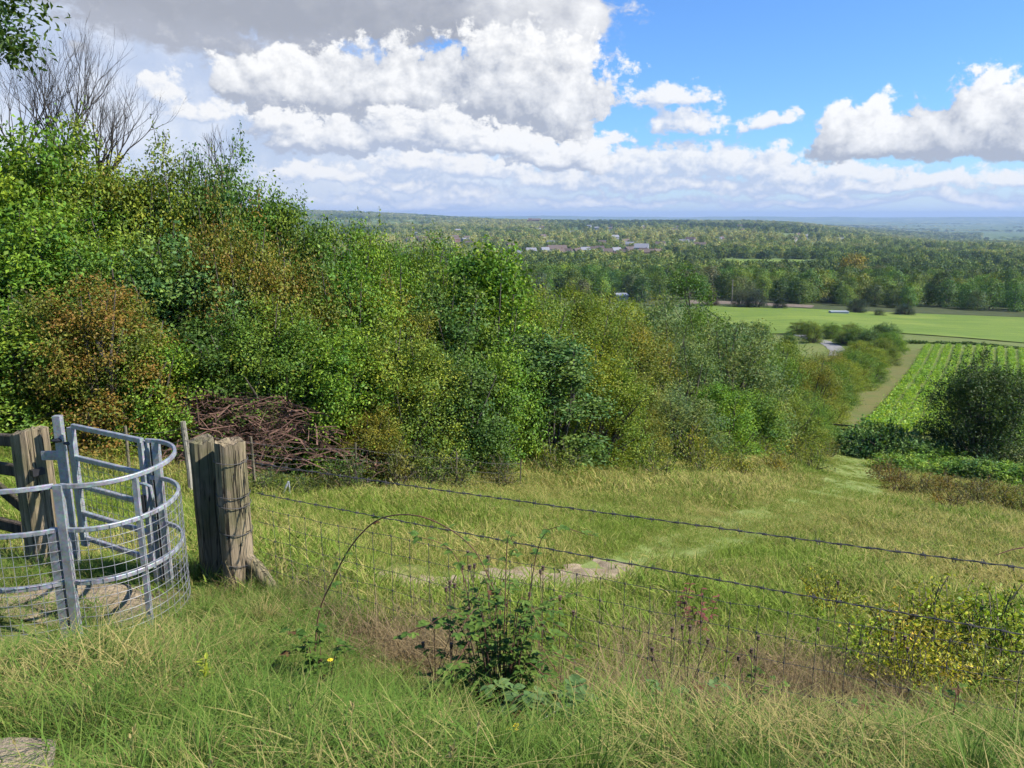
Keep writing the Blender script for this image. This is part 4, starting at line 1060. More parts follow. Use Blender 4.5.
def village():
    rng = random.Random(41)
    for i, (px, py, Y) in enumerate(VILL):
        wall, wn = [(M_WALLW, 'white'), (M_WALLB, 'brick')][rng.random() < .3]
        roof, rn = [(M_ROOFR, 'red tiled'), (M_ROOFG, 'grey')][rng.random() < .4]
        where = 'in the main cluster among the trees' if Y < 900 else 'scattered on the wooded slope beyond'
        house(px, py, Y, rng.uniform(7, 11)*(1 if Y < 900 else 1.3), rng.uniform(6, 8), rng.uniform(4.8, 6.2)*(1 if Y < 900 else 1.25), rng.uniform(-.7, .7), wall, roof, 'tiny %s house with %s roof %s' % (wn, rn, where))
    house(557, 254, 830, 20, 10, 6, .2, M_WALLW, M_ROOFR, 'wide house with a large orange roof left of the cluster', chim=False)
    house(641, 259, 810, 14, 10, 8, -.3, M_WALLW, M_ROOFG, 'tall pale house with grey roof at the right of the cluster')
    x, y, zt = P(533, 219, 3000); z = hz(x, y)
    b = empty('brick_building', (x, y, z), 'large red brick building on the far wooded ridge', 'building')
    h = zt-z
    mb = MB(); mb.box((0, 0, h*.38), (46, 16, h*.76)); mb.box((-12, -1, h*.45), (12, 18, h*.9)); kid(b, mb.build('wall', M_WALLB))
    mb = MB()
    for cx, w_, z0, rr in ((6, 48, h*.76, 6), (-12, 13, h*.9, 5)):
        mb.add([(cx-w_/2, -9.3, z0), (cx+w_/2, -9.3, z0), (cx+w_/2, 9.3, z0), (cx-w_/2, 9.3, z0), (cx-w_/2, 0, z0+rr), (cx+w_/2, 0, z0+rr)], [(0, 1, 5, 4), (2, 3, 4, 5), (1, 2, 5), (3, 0, 4), (3, 2, 1, 0)])
    kid(b, mb.build('roof', M_ROOFR))
village()

# ------------------------------------------------------------------ kissing gate
def arc_r(z, n=26, ex=0.0):
    c = (-2.61, 4.775); a0 = R(-98); a1 = R(88); out = []
    for i in range(n):
        a = a0+(a1-a0)*i/(n-1)
        out.append((c[0]+.372*math.cos(a), c[1]+(.475)*math.sin(a), z))
    return out
def arc_l(z, n=18):
    p0 = Vector((-2.70, 4.295)); out = []
    c = Vector((-3.05, 4.78))
    r = (p0-c).length; a0 = math.atan2(p0.y-c.y, p0.x-c.x)
    for i in range(n):
        a = a0-R(150)*i/(n-1)
        out.append((c.x+r*math.cos(a), c.y+r*math.sin(a)*.98, z))
    return out
ZT, ZM, ZB = -1.545, -1.82, -2.16
def kissing_gate():
    g = empty('kissing_gate', (-2.65, 4.3, -2.55), 'galvanised steel kissing gate with curved mesh enclosure between the wooden posts', 'gate')
    def part(mb, name, mat=M_GALV, par=None, smooth=False):
        o = mb.build(name, mat, None, smooth, loc=(-2.65, 4.3, -2.55)); o.location = (0, 0, 0)
        kid(par or g, o); return o
    for z in (ZT, ZM, ZB):
        mb = MB(); mb.bar(arc_r(z), .020, .029); part(mb, 'hoop_rail')
    for z in (ZT, ZM, ZB):
        mb = MB(); mb.bar(arc_l(z), .020, .029); part(mb, 'hoop_rail')
    # centre uprights at the front
    mb = MB(); mb.box((-2.668, 4.297, (ZT-2.75)/2+.01), (.05, .035, abs(ZT+2.75))); part(mb, 'upright')
    mb = MB(); mb.box((-2.735, 4.30, (ZM-2.75)/2+.01), (.046, .035, abs(ZM+2.75))); part(mb, 'upright')
    mb = MB(); mb.box((-2.41, 4.39, (ZB-2.75)/2), (.03, .03, .55)) if False else mb.box((-2.315, 4.50, (ZT-2.72)/2), (.03, .03, 1.15)); part(mb, 'upright')
    # far end posts with the dark slam plates
    for dx, dy in ((-.02, .50), (.075, .47)):
        mb = MB(); mb.box((-2.60+dx, 4.775+dy, (ZT-2.85)/2-.01), (.045, .045, abs(ZT+2.85))); part(mb, 'end_post')
    mb = MB(); mb.box((-2.552, 5.262, (ZT-2.6)/2-.03), (.052, .012, 1.0)); part(mb, 'slam_plate', M_BOLT)
    # weld mesh, right and left halves
    for arc, top in ((arc_r, ZM), (arc_l, ZM)):
        mb = MB(); A = arc(0, 60)
        L = [0]
        for i in range(1, 60): L.append(L[-1]+(Vector(A[i])-Vector(A[i-1])).length)
        n = int(L[-1]/.062)
        for i in range(1, n):
            s = L[-1]*i/n; xx = np.interp(s, L, [a[0] for a in A]); yy = np.interp(s, L, [a[1] for a in A])
            cx = (-2.61, 4.775) if arc is arc_r else (-3.05, 4.78)
            k = 1.032
            xx = cx[0]+(xx-cx[0])*k; yy = cx[1]+(yy-cx[1])*k
            mb.tube([(xx, yy, top+.012), (xx, yy, -2.62)], .0018, 4)
        zz = top
        cx = (-2.61, 4.775) if arc is arc_r else (-3.05, 4.78)
        while zz > -2.60:
            zz -= .062
            mb.tube([(cx[0]+(a[0]-cx[0])*1.036, cx[1]+(a[1]-cx[1])*1.036, zz) for a in arc(0, 30)], .0018, 4)
        part(mb, 'weld_mesh', M_WIREPALE)
    # tall hinge post with bracket, bolts
    hp = MB(); hp.box((-3.475, 5.70, (-1.48-2.9)/2), (.058, .05, 1.42)); hpo = part(hp, 'hinge_post')
    mb = MB(); mb.box((-3.56, 5.71, -1.80), (.16, .02, .07)); part(mb, 'bracket', par=hpo)
    for dx, dz in ((-.002, -1.665), (.085, -1.685)):
        mb = MB(); mb.tube([(-3.475+dx, 5.70, -1.0*abs(dz)), (-3.475+dx, 5.645, -1.0*abs(dz))], .017, 8); mb.tube([(-3.475+dx-.03, 5.65, dz), (-3.475+dx+.035, 5.65, dz)], .012, 6); part(mb, 'hinge_bolt', M_BOLT, hpo)
    # swinging leaf
    a = Vector((-3.37, 5.66, 0)); b = Vector((-2.60, 5.235, 0)); d = b-a
    lf = MB()
    ang = math.atan2(d.y, d.x); rot = Matrix.Rotation(ang, 4, 'Z')
    c = a+d*.02
    lf.box((c.x, c.y, (ZT-.015-2.52)/2), (.062, .035, abs(ZT-.015+2.52)), rot)
    leaf = part(lf, 'gate_leaf')
    for zz in (ZT-.0, ZT-.25, ZT-.475, ZT-.70, ZT-.91):
        mb = MB(); p = a+d*.05; q = a+d*.97
        mb.bar([(p.x, p.y, zz), ((p.x+q.x)/2, (p.y+q.y)/2, zz), (q.x, q.y, zz)], .03, .036); part(mb, 'leaf_rail', par=leaf)
    mb = MB(); p = a+d*.96; mb.box((p.x, p.y, (ZT-2.52)/2), (.045, .035, abs(ZT+2.5)), rot); part(mb, 'front_stile', par=leaf)
    mb = MB(); n = 14
    for i in range(1, n):
        p = a+d*(i/n); mb.tube([(p.x, p.y-.02, ZT-.25), (p.x, p.y-.02, -2.5)], .0017, 4)
    zz = ZT-.25
    while zz > -2.46:
        zz -= .062; p = a+d*.03; q = a+d*.97
        mb.tube([(p.x, p.y-.022, zz), (q.x, q.y-.022, zz)], .0017, 4)
    part(mb, 'leaf_mesh', M_WIREPALE, leaf)
    p = a+d*.97
    mb = MB(); mb.tube([(p.x-.08, p.y-.03, -1.86), (p.x+.0, p.y-.04, -1.85), (p.x+.05, p.y-.045, -1.87), (p.x+.06, p.y-.05, -1.95), (p.x+.055, p.y-.045, -2.05)], .011, 6); part(mb, 'latch', par=leaf)
    mb = MB(); mb.box((p.x-.02, p.y-.04, -2.02), (.03, .03, .16)); mb.tube([(p.x-.02, p.y-.05, -1.94), (p.x-.06, p.y-.07, -1.98)], .008, 5); part(mb, 'catch', M_BOLT, leaf)
kissing_gate()

def noisy_post(mb, w, d, h, rng, top='slope', rings=14, taper=.0, per=4, round_=False, lean=(0, 0)):
    k = 20
    V = []; F = []
    for i in range(rings):
        t = i/(rings-1)
        for j in range(k):
            a = 2*math.pi*j/k
            if round_:
                r = (1+.035*math.sin(3*a+t*2)+.02*math.sin(7*a+1)+rng.uniform(-.008, .008))*(1-taper*t)
                x, y = math.cos(a)*w/2*r, math.sin(a)*d/2*r
            else:
                e = 5.0; c, s = math.cos(a), math.sin(a)
                q = (abs(c)**e+abs(s)**e)**(-1/e)
                x, y = c*q*w/2*(1-taper*t)+rng.uniform(-.002, .002), s*q*d/2*(1-taper*t)+rng.uniform(-.002, .002)
            z = h*t
            if i == rings-1: z += rng.uniform(-.018, .012)+(x/w*.05 if top == 'slope' else 0)
            V.append((x+lean[0]*t, y+lean[1]*t, z))
    for i in range(rings-1):
        for j in range(k): F.append((i*k+j, i*k+(j+1) % k, (i+1)*k+(j+1) % k, (i+1)*k+j))
    b = (rings-1)*k
    # weathered top: inset ring lower than the rim for a round post, higher for a sawn one
    dz = -.03 if round_ else .018
    for j in range(k):
        x, y, z = V[b+j]; V.append((x*.6+lean[0]*.4, y*.6+lean[1]*.4, z+dz+rng.uniform(-.012, .012)))
    for j in range(k): F.append((b+j, b+(j+1) % k, b+k+(j+1) % k, b+k+j))
    F.append(tuple(b+k+j for j in range(k)))
    mb.add(V, F)

def posts():
    rng = random.Random(2)
    x, y, zt = P(29, 431, 5.8); z = hz(x, y)-.15
    p = empty('gate_post', (x, y, z), 'thick square weathered wooden post left of the kissing gate', 'post', None, R(-32))
    mb = MB(); noisy_post(mb, .23, .24, zt-z, rng, 'slope', taper=.05, lean=(.0, .0)); kid(p, mb.build('shaft', M_POST))
    mb = MB(); mb.box((.13, -.04, zt-z-.30), (.05, .09, .05)); mb.tube([(.11, -.05, zt-z-.45), (.16, -.05, zt-z-.45)], .016, 8); kid(p, mb.build('hinge_fitting', M_BOLT))
    x, y, zt = P(201.5, 440, 5.45); z = hz(x, y)-.15
    p = empty('gate_post', (x, y, z), 'dark square wooden post touching the round post right of the gate', 'post', None, R(28))
    mb = MB(); noisy_post(mb, .175, .16, zt-z, rng, 'flat', taper=.03); kid(p, mb.build('shaft', M_POSTDARK))
    x, y, zt = P(227.5, 441, 5.3); z = hz(x, y)-.15
    p = empty('strainer_post', (x, y, z), 'thick round cracked strainer post wrapped with fence wire', 'post', None)
    mb = MB(); noisy_post(mb, .225, .225, zt-z, rng, 'flat', round_=True, rings=18, taper=.06, lean=(.015, 0)); kid(p, mb.build('shaft', M_POST))
    mb = MB(); mb.tube([(.02, .0, .46), (.17, -.05, .33), (.30, -.1, .16), (.45, -.16, -.1)], [.042, .05, .05, .046], 12, wob=.06, rng=rng); kid(p, mb.build('brace', M_POST, smooth=True))
    mb = MB()
    for py in (464, 498, 508, 535, 566):
        _, b = ray(228, py); zz = b*5.2-z
        pts = [(math.cos(a)*.117+.012, math.sin(a)*.117, zz+.006*math.sin(a*2)) for a in [i*2*math.pi/20 for i in range(21)]]
        mb.tube(pts, .0032, 4)
        mb.tube([(.10, -.05, zz), (.14, -.06, zz+.02), (.15, -.07, zz+.0)], .003, 4)
    kid(p, mb.build('wire_wrap', M_WIRE))
    # end post of the fence, right of the frame
    x, y = 4.6, 2.05; z = hz(x, y)-.2
    p = empty('fence_post', (x, y, z), 'round wooden fence post at the right end of the wire fence', 'post')
    mb = MB(); noisy_post(mb, .12, .12, 1.45, rng, 'flat', round_=True); kid(p, mb.build('shaft', M_POST))
posts()

# ------------------------------------------------------------------ near wire fence
def wire_fence():
    A = Vector((-1.84, 5.25, 0)); Bm = Vector((2.3, 3.2, 0)); Cc = Vector((4.55, 2.07, 0))
    def zline(py0, py1):
        z0 = ray(242, py0)[1]*5.25; z1 = ray(1024, py1)[1]*3.2
        return z0, z1
    f = empty('wire_fence', (-1.84, 5.25, hz(-1.84, 5.25)), 'wire fence of two barbed strands over stock netting crossing the slope', 'fence')
    off = f.location
    rng = random.Random(77)
    def path(z0, z1, sag=.0, n=50):
        out = []
        L1 = (Bm-A).length; L2 = (Cc-Bm).length; T = L1+L2
        for i in range(n):
            s = T*i/(n-1)
            p = A.lerp(Bm, s/L1) if s < L1 else Bm.lerp(Cc, (s-L1)/L2)
            z = z0+(z1-z0)*s/L1
            if s < L1: z -= sag*4*(s/L1)*(1-s/L1)
            out.append(Vector((p.x, p.y, z))-off)
        return out
    for py0, py1 in ((463, 568), (493, 633)):
        z0, z1 = zline(py0, py1); pts = path(z0, z1, .012)
        mb = MB(); mb.tube(pts, .0025, 5)
        # second twisted strand and barbs
        tw = []
        for i in range(260):
            s = i/259*(len(pts)-1); j = min(int(s), len(pts)-2); q = pts[j].lerp(pts[j+1], s-j)
            tw.append(q+Vector((0, .004*math.cos(i*1.3), .004*math.sin(i*1.3))))
        mb.tube(tw, .0022, 4)
        tot = 60
        for i in range(tot):
            s = (i+.5+rng.uniform(-.12, .12))/tot*(len(pts)-1); j = min(int(s), len(pts)-2); q = pts[j].lerp(pts[j+1], s-j)
            t = (pts[j+1]-pts[j]).normalized()
            mb.tube([q-t*.012, q+t*.012], .006, 5)
            for sg in (-1, 1):
                a = rng.uniform(0, 6.28); o = Vector((0, math.cos(a), math.sin(a)))
                mb.tube([q+t*sg*.006-o*.018, q+t*sg*.006+o*.018], [.0026, .0014], 3)
        kid(f, mb.build('barbed_wire', M_WIRE))
    mb = MB()
    ln = []
    for k, (py0, py1) in enumerate(((508, 652), (522, 680), (537, 708), (552, 738), (567, 768), (584, 800))):
        z0, z1 = zline(py0, py1); pts = path(z0, z1, .03+.008*k); ln.append(pts)
        pts2 = [p+Vector((0, 0, rng.uniform(-.006, .006))) for p in pts]; ln[-1] = pts2
        mb.tube(pts2, .0017, 4)
    n = 50
    for i in range(1, n):
        col = [l[i] for l in ln]
        mb.tube([c+Vector((rng.uniform(-.005, .005), 0, 0)) for c in col], .0015, 4)
        for c in col: mb.tube([c-Vector((0, 0, .008)), c+Vector((0, 0, .008))], .0036, 4)
    kid(f, mb.build('stock_netting', M_WIRE))
wire_fence()

def far_fence():
    spots = [(130, 10.9), (190, 11.0), (254, 11.6), (356, 12.4), (456, 13.3), (520, 14.6)]
    x0, y0, _ = P(190, 497, 11)
    f = empty('stock_fence', (x0, y0, hz(x0, y0)), 'far stake and wire stock fence in front of the scrub', 'fence')
    off = np.array(f.location); rng = random.Random(6); tops = []
    for i, (px, Y) in enumerate(spots):
        x, y, _ = P(px, 480, Y); z = hz(x, y)
        h = (.95, 1.16, .95, .8, .7, .6)[i]; rs = (.5, 1, .5, .4, .35, .3)[i]
        mb = MB(); b = np.array([x, y, z-.2])-off
        mb.tube([b, b+[.01, 0, .6], b+[rng.uniform(-.03, .03), 0, h+.2]], [.045*rs, .044*rs, .04*rs], 9, wob=.06, rng=rng)
        kid(f, mb.build('stake', M_STAKE if i == 1 else M_POSTDARK)); tops.append(np.array([x, y-.05, z+h])-off)
    def run(dz): 
        out = []
        for a, b in zip(tops[:-1], tops[1:]):
            for t in np.linspace(0, 1, 8)[:-1]: out.append(tuple(a+(b-a)*t+np.array([0, 0, dz-.05*4*t*(1-t)])))
        out.append(tuple(tops[-1]+np.array([0, 0, dz]))); return out
    mb = MB(); mb.tube(run(-.08), .003, 4); mb.tube(run(-.27), .003, 4); kid(f, mb.build('line_wire', M_WIRE))
    mb = MB(); rows = [run(d) for d in (-.36, -.46, -.58, -.72, -.9, -1.08)]
    for r in rows: mb.tube(r, .0016, 4)
    for a, b in zip(rows[0], rows[-1]):
        mb.tube([a, b], .0013, 4)
    kid(f, mb.build('stock_netting', M_WIRE))
    x, y, z = P(290, 480, 11.5)
far_fence()

def timber_fence():
    x, y, _ = P(-10, 520, 6.3); z = hz(x, y)
    f = empty('timber_fence', (x, y, z), 'dark timber rail fence behind the left gate post', 'fence')
    for py, dy in ((441, 470), (472, 470), (526, 500)):
        pass
    def rail(p, q, w=.05, h=.10):
        a = np.array(P(*p))-np.array((x, y, z)); b = np.array(P(*q))-np.array((x, y, z))
        mb = MB(); mb.bar([tuple(a), tuple((a+b)/2), tuple(b)], w, h); kid(f, mb.build('rail', M_RAIL))
    rail((-90, 432, 6.6), (20, 441, 6.15)); rail((-90, 455, 6.6), (22, 471, 6.15)); rail((-90, 500, 6.6), (24, 529, 6.15))
    rail((-60, 440, 6.55), (24, 508, 6.2), .04, .09)
    px = P(-80, 420, 6.6); zz = hz(px[0], px[1])
    mb = MB(); noisy_post(mb, .14, .14, px[2]-zz+.3, random.Random(3), 'flat')
    o = mb.build('post', M_RAIL); o.location = (px[0]-x, px[1]-y, zz-z-.2); kid(f, o)
timber_fence()

# small dark field gate down the slope
def field_gate():
    x, y, z = P(828, 441, 44.5); z = hz(x, y)
    g = empty('field_gate', (x, y, z), 'small dark timber field gate at the foot of the footpath', 'gate', None, R(-20))
    for xx in (-1.5, 1.45):
        mb = MB(); mb.box((xx, 0, .55), (.14, .14, 1.5)); kid(g, mb.build('gate_post', M_RAIL))
    for zz in (.3, .6, .9, 1.15):
        mb = MB(); mb.box((0, .03, zz), (2.7, .05, .09)); kid(g, mb.build('rail', M_RAIL))
    mb = MB(); mb.box((0, -.02, .72), (2.75, .04, .08), Matrix.Rotation(R(17), 4, 'Y')); kid(g, mb.build('brace', M_RAIL))
field_gate()

# brushwood heap in front of the scrub
def brush_heap():
    rng = random.Random(9)
    x, y, _ = P(238, 480, 12.9); z = hz(x, y)
    mb = MB()
    for i in range(1500):
        u = rng.gauss(0, .42); v = rng.gauss(0, .33)
        px = u*2.3; hgt = 1.25*math.exp(-(px+.55)**2/1.9)+.75*math.exp(-(px-1.1)**2/.9)
        pz = hgt*rng.random()**.6*math.exp(-v*v*2.2)+.05
        a = rng.uniform(0, 6.28); L = rng.uniform(.25, .9); e = rng.gauss(0, .25)
        d = np.array([math.cos(a), math.sin(a)*.7, e]); c = np.array([px, v*1.5, pz])
        m = c+np.array([rng.gauss(0, .05), rng.gauss(0, .05), .06])
        r = rng.choice((.003, .004, .005, .007, .011, .017)) if i % 3 else .003
        mb.tube([tuple(c-d*L/2), tuple(m), tuple(c+d*L/2)], [r, r*.9, r*.4], 3, cap=False)
    o = mb.build('brushwood_heap', M_BRUSH); o.location = (x, y, z)
    tag(o, 'reddish-brown heap of cut dead brushwood behind the far wire fence', 'brushwood')
brush_heap()
def broken_stake():
    x, y, z = P(284, 488, 11.4); z = hz(x, y); mb = MB()
    mb.tube([(-.1, 0, -.05), (.02, 0, .22), (.07, .02, .33)], [.018, .017, .015], 7); mb.tube([(.09, .02, -.03), (.08, .02, .2), (.075, .02, .32)], [.014, .013, .012], 7)
    o = mb.build('broken_stake', M_PALEMETAL); o.location = (x, y, z); tag(o, 'pale broken stake leaning in the grass before the brushwood', 'stake')
broken_stake()

# ------------------------------------------------------------------ foreground plants 
def leaf_blade(mb, c, t, n, L, W):
    """a real leaf: two rows of quads folded on the midrib"""
    t = Vector(t).normalized(); n = Vector(n); n = (n-t*n.dot(t)).normalized(); s = t.cross(n)
    prof = [(0, .05), (.18, .7), (.42, 1), (.7, .72), (.9, .3), (1, .03)]
    V = []
    for u, w in prof:
        p = Vector(c)+t*(u*L)-n*(.18*L*u*u)
        V += [p-s*(w*W/2)+n*(.12*W*w), p, p+s*(w*W/2)+n*(.12*W*w)]
    F = []
    for i in range(len(prof)-1):
        for j in (0, 1): F.append((i*3+j, i*3+j+1, i*3+j+4, i*3+j+3))
    mb.add([tuple(v) for v in V], F)
def plant_leaf_material(name, c0, c1, rough=.45):
    m, nt, b = newmat(name)
    n = noise(nt, coord(nt), 14, 3, .6); n2 = noise(nt, coord(nt), 60, 3, .6)
    c = mixc(nt, n.mapr(.35, .65), c0, c1); c = mixc(nt, n2.mapr(.55, .75, 0, .4), c, tuple(x*1.5 for x in c1))
    setin(nt, b, 'Base Color', c); setin(nt, b, 'Roughness', .6); setin(nt, b, 'Specular IOR Level', .15); translucent(nt, b, c, .3); bump(nt, b, n2, .2, .004)
    return m
M_BRLEAF = plant_leaf_material('bramble_leaf', (.05, .11, .02), (.13, .20, .035))
M_DOCK = plant_leaf_material('dock_leaf', (.08, .15, .045), (.14, .21, .07))
M_YGLEAF = plant_leaf_material('pale_young_leaf', (.25, .30, .02), (.33, .36, .05))
M_BROWNLEAF = plant_leaf_material('withered_leaf', (.10, .045, .02), (.16, .09, .04))

def compound(mb, p, d, L, rng):
    d = Vector(d).normalized(); s = d.cross(Vector((0, 0, 1)))
    if s.length < .1: s = Vector((1, 0, 0))
    s.normalize()
    n = Vector((rng.gauss(0, .3), rng.gauss(0, .3), 1))
    leaf_blade(mb, Vector(p)+d*L*.35, d, n, L, L*.68)
    leaf_blade(mb, Vector(p)+d*L*.18, d*.5+s, n, L*.78, L*.52); leaf_blade(mb, Vector(p)+d*L*.18, d*.5-s, n, L*.78, L*.52)

def bez(pts, n):
    """Catmull-Rom through points"""
    pts = [Vector(p) for p in pts]; pts = [pts[0]*2-pts[1]]+pts+[pts[-1]*2-pts[-2]]; out = []
    m = len(pts)-3
    for i in range(n):
        s = i/(n-1)*m; k = min(int(s), m-1); t = s-k; a, b, c, d = pts[k:k+4]
        out.append(.5*((2*b)+(c-a)*t+(2*a-5*b+4*c-d)*t*t+(3*b-a-3*c+d)*t*t*t))
    return out

def arching_cane():
    rng = random.Random(4)
    K = [P(318, 618, 3.75), P(333, 580, 3.7), P(352, 545, 3.62), P(378, 520, 3.55), P(412, 515, 3.45), P(446, 527, 3.38), P(474, 550, 3.32), P(492, 585, 3.3), P(503, 612, 3.3)]
    g = hz(K[0][0], K[0][1])
    root = empty('bramble_cane', (K[0][0], K[0][1], g), 'long bramble cane arching over the wire fence', 'bramble')
    o = np.array(root.location)
    K = [(K[0][0]-.05, K[0][1]+.02, g-.05)]+K
    pts = bez([np.array(k)-o for k in K], 60)
    mb = MB(); mb.tube(pts, [.0042*(1-.5*i/59) for i in range(60)], 6)
    for i in range(4, 58, 2):
        q = pts[i]; a = rng.uniform(0, 6.28); mb.tube([q, q+Vector((math.cos(a), math.sin(a), .3))*.012], [.0018, .0004], 3)
    kid(root, mb.build('stem', M_CANE))
    lf = MB(); br = MB()
    for i in (8, 12, 15, 18, 21, 25, 27, 40, 44, 47, 49, 52, 54, 56, 58):
        q = pts[i]; a = rng.uniform(0, 6.28); d = Vector((math.cos(a), math.sin(a)*.6, .2))
        compound(br if i in (25, 54) else lf, q, d, rng.uniform(.028, .05), rng)
    kid(root, lf.build('leaf', M_BRLEAF)); kid(root, br.build('withered_leaf', M_BROWNLEAF))
arching_cane()

def bramble_clump(name, label, px, py, Y, spread, hgt, n, seed, L=(.04, .07), mats=(M_BRLEAF, M_BROWNLEAF), brown=.1):
    rng = random.Random(seed); x, y, _ = P(px, py, Y); z = hz(x, y)
    root = empty(name, (x, y, z), label, 'bramble'); st = MB(); lf = MB(); br = MB()
    for i in range(n):
        a = rng.uniform(0, 6.28); r = spread*math.sqrt(rng.random())*1.2; h = hgt*rng.uniform(.35, 1.0)*(1.45 if rng.random() < .15 else 1)
        e = Vector((math.cos(a)*r, math.sin(a)*r*.6, h*rng.uniform(.55, 1))); m = Vector((e.x*.5, e.y*.5, h*.9))
        pts = bez([(e.x*.1, e.y*.1, -.03), m*.6, m, e], 14); st.tube(pts, [.0032*(1-.6*k/13) for k in range(14)], 5)
        for k in range(3, 14):
            if rng.random() < .9:
                b = rng.uniform(0, 6.28); compound(br if rng.random() < brown else lf, pts[k], (math.cos(b), math.sin(b), rng.uniform(-.2, .4)), rng.uniform(*L), rng)
    kid(root, st.build('stem', M_CANE)); kid(root, lf.build('leaf', mats[0]))
    if br.n: kid(root, br.build('withered_leaf', mats[1]))
bramble_clump('bramble_bush', 'leafy bramble bush growing through the netting at bottom centre', 500, 690, 3.15, .42, .78, 46, 31, (.026, .046), brown=0)
bramble_clump('bramble_bush', 'bramble sprig of broad pale leaves low in front of the leafy bush', 548, 715, 2.8, .24, .34, 14, 32, (.04, .06), (M_DOCK, M_BROWNLEAF), .03)
bramble_clump('bramble_bush', 'sparse bramble sprig right of the leafy bush', 640, 670, 3.15, .45, .40, 16, 33, (.03, .05), (M_DOCK, M_BROWNLEAF), .06)
bramble_clump('bramble_bush', 'small bramble sprig low by the foot of the arching cane', 322, 660, 3.5, .18, .42, 7, 34, (.03, .05))

bramble_clump('bramble_bush', 'dark straggling bramble stems at the bottom right corner', 945, 760, 2.5, .3, .3, 10, 35, (.022, .036), brown=.3)
bramble_clump('bramble_bush', 'thin bramble stems over the brown hollow right of centre', 800, 690, 3.1, .35, .34, 9, 36, (.022, .036), brown=.35)
bramble_clump('bramble_bush', 'small bramble stems against the netting between the red plants and the weed patch', 745, 650, 3.6, .25, .4, 6, 37, (.022, .036), brown=0)
def red_plant(px, py, Y, seed, label):
    rng = random.Random(seed); x, y, _ = P(px, py, Y); z = hz(x, y)
    root = empty('withered_plant', (x, y, z), label, 'plant', 'withered red plants behind the fence'); st = MB(); lf = MB()
    for i in range(4):
        a = rng.uniform(0, 6.28); h = rng.uniform(.3, .5); e = Vector((math.cos(a)*.12, math.sin(a)*.12, h)); pts = bez([(0, 0, -.02), (e.x*.4, e.y*.4, h*.5), e], 10); st.tube(pts, .003, 4)
        for k in range(3, 10):
            for _ in range(2):
                b = rng.uniform(0, 6.28); leaf_blade(lf, pts[k], (math.cos(b), math.sin(b), .1), (0, 0, 1), rng.uniform(.04, .075), .02)
    kid(root, st.build('stem', M_CANE)); kid(root, lf.build('leaf', M_REDLEAF))
red_plant(682, 610, 5.6, 1, 'withered red plant left of the pair behind the fence'); red_plant(702, 612, 5.5, 2, 'withered red plant right of the pair behind the fence')

def flower(px, py, Y, seed, label, n=3, h=.35):
    rng = random.Random(seed); x, y, zt = P(px, py, Y); z = hz(x, y); h = max(zt-z, .12)
    root = empty('yellow_flower', (x, y, z), label, 'flower'); st = MB(); fl = MB()
    for i in range(n):
        e = Vector((rng.gauss(0, .025), rng.gauss(0, .02), h*(1 if i == 0 else rng.uniform(.8, 1)))); st.tube(bez([(0, 0, -.02), (e.x*.3, e.y*.3, h*.5), e], 8), .0016, 4)
        for k in range(10):
            a = k*.628; leaf_blade(fl, e, (math.cos(a), math.sin(a), .25), (0, 0, 1), .014, .007)
        fl.tube([e, e+Vector((0, 0, .006))], [.005, .004], 6)
    kid(root, st.build('stem', M_BRLEAF)); kid(root, fl.build('petals', M_YELLOW))
flower(321, 664, 2.9, 1, 'single yellow flower in the grass below the arching cane', 1)
flower(342, 752, 2.2, 2, 'small yellow flower at the bottom edge in the near grass', 1)
flower(515, 738, 2.35, 3, 'yellow flowers at the bottom centre below the bramble', 3)
flower(531, 730, 2.45, 4, 'single yellow flower right of the bottom centre flowers', 1)
def young_plant(px, py, Y, seed, label):
    rng = random.Random(seed); x, y, zt = P(px, py, Y); z = hz(x, y); h = max(zt-z, .2)
    root = empty('pale_seedling', (x, y, z), label, 'plant'); st = MB(); lf = MB(); e = Vector((.02, 0, h)); pts = bez([(0, 0, -.02), (.005, 0, h*.5), e], 8); st.tube(pts, .0028, 4)
    for k in range(4, 8):
        for _ in range(4):
            b = rng.uniform(0, 6.28); leaf_blade(lf, pts[k], (math.cos(b), math.sin(b), .7), (0, 0, 1), rng.uniform(.035, .055), .017)
    kid(root, st.build('stem', M_YGLEAF)); kid(root, lf.build('leaf', M_YGLEAF))
young_plant(203, 676, 2.95, 3, 'bright yellow-green young plant alone in the near grass')

def seed_stem(px, py, Y, seed, i):
    rng = random.Random(seed); x, y, zt = P(px, py, Y); z = hz(x, y); h = min(max(zt-z, .3), 1.3)
    root = empty('knapweed', (x, y, z), SEEDLAB[i], 'plant', 'knapweed stems by the fence'); st = MB(); hd = MB()
    for j in range(rng.choice((3, 4))):
        a = rng.uniform(0, 6.28); hh = h*(1 if j == 0 else rng.uniform(.7, .97)); e = Vector((math.cos(a)*.09*(j > 0), math.sin(a)*.05*(j > 0), hh)); pts = bez([(0, 0, -.02), (e.x*.2, e.y*.2, hh*.55), e], 10); st.tube(pts, .0017, 4)
        hd.tube([e-Vector((0, 0, .005)), e+Vector((0, 0, .004)), e+Vector((0, 0, .014)), e+Vector((0, 0, .022))], [.002, .0085, .007, .009], 7)
    kid(root, st.build('stem', M_SEED)); kid(root, hd.build('seed_head', M_SEED))
SEEDS = [(488, 560, 3.5), (450, 585, 3.4), (468, 555, 3.7), (434, 623, 3.3), (543, 570, 3.6), (672, 632, 3.3), (690, 630, 3.25), (758, 640, 3.2), (560, 600, 3.4), (905, 640, 3.6), (838, 585, 4.2)]
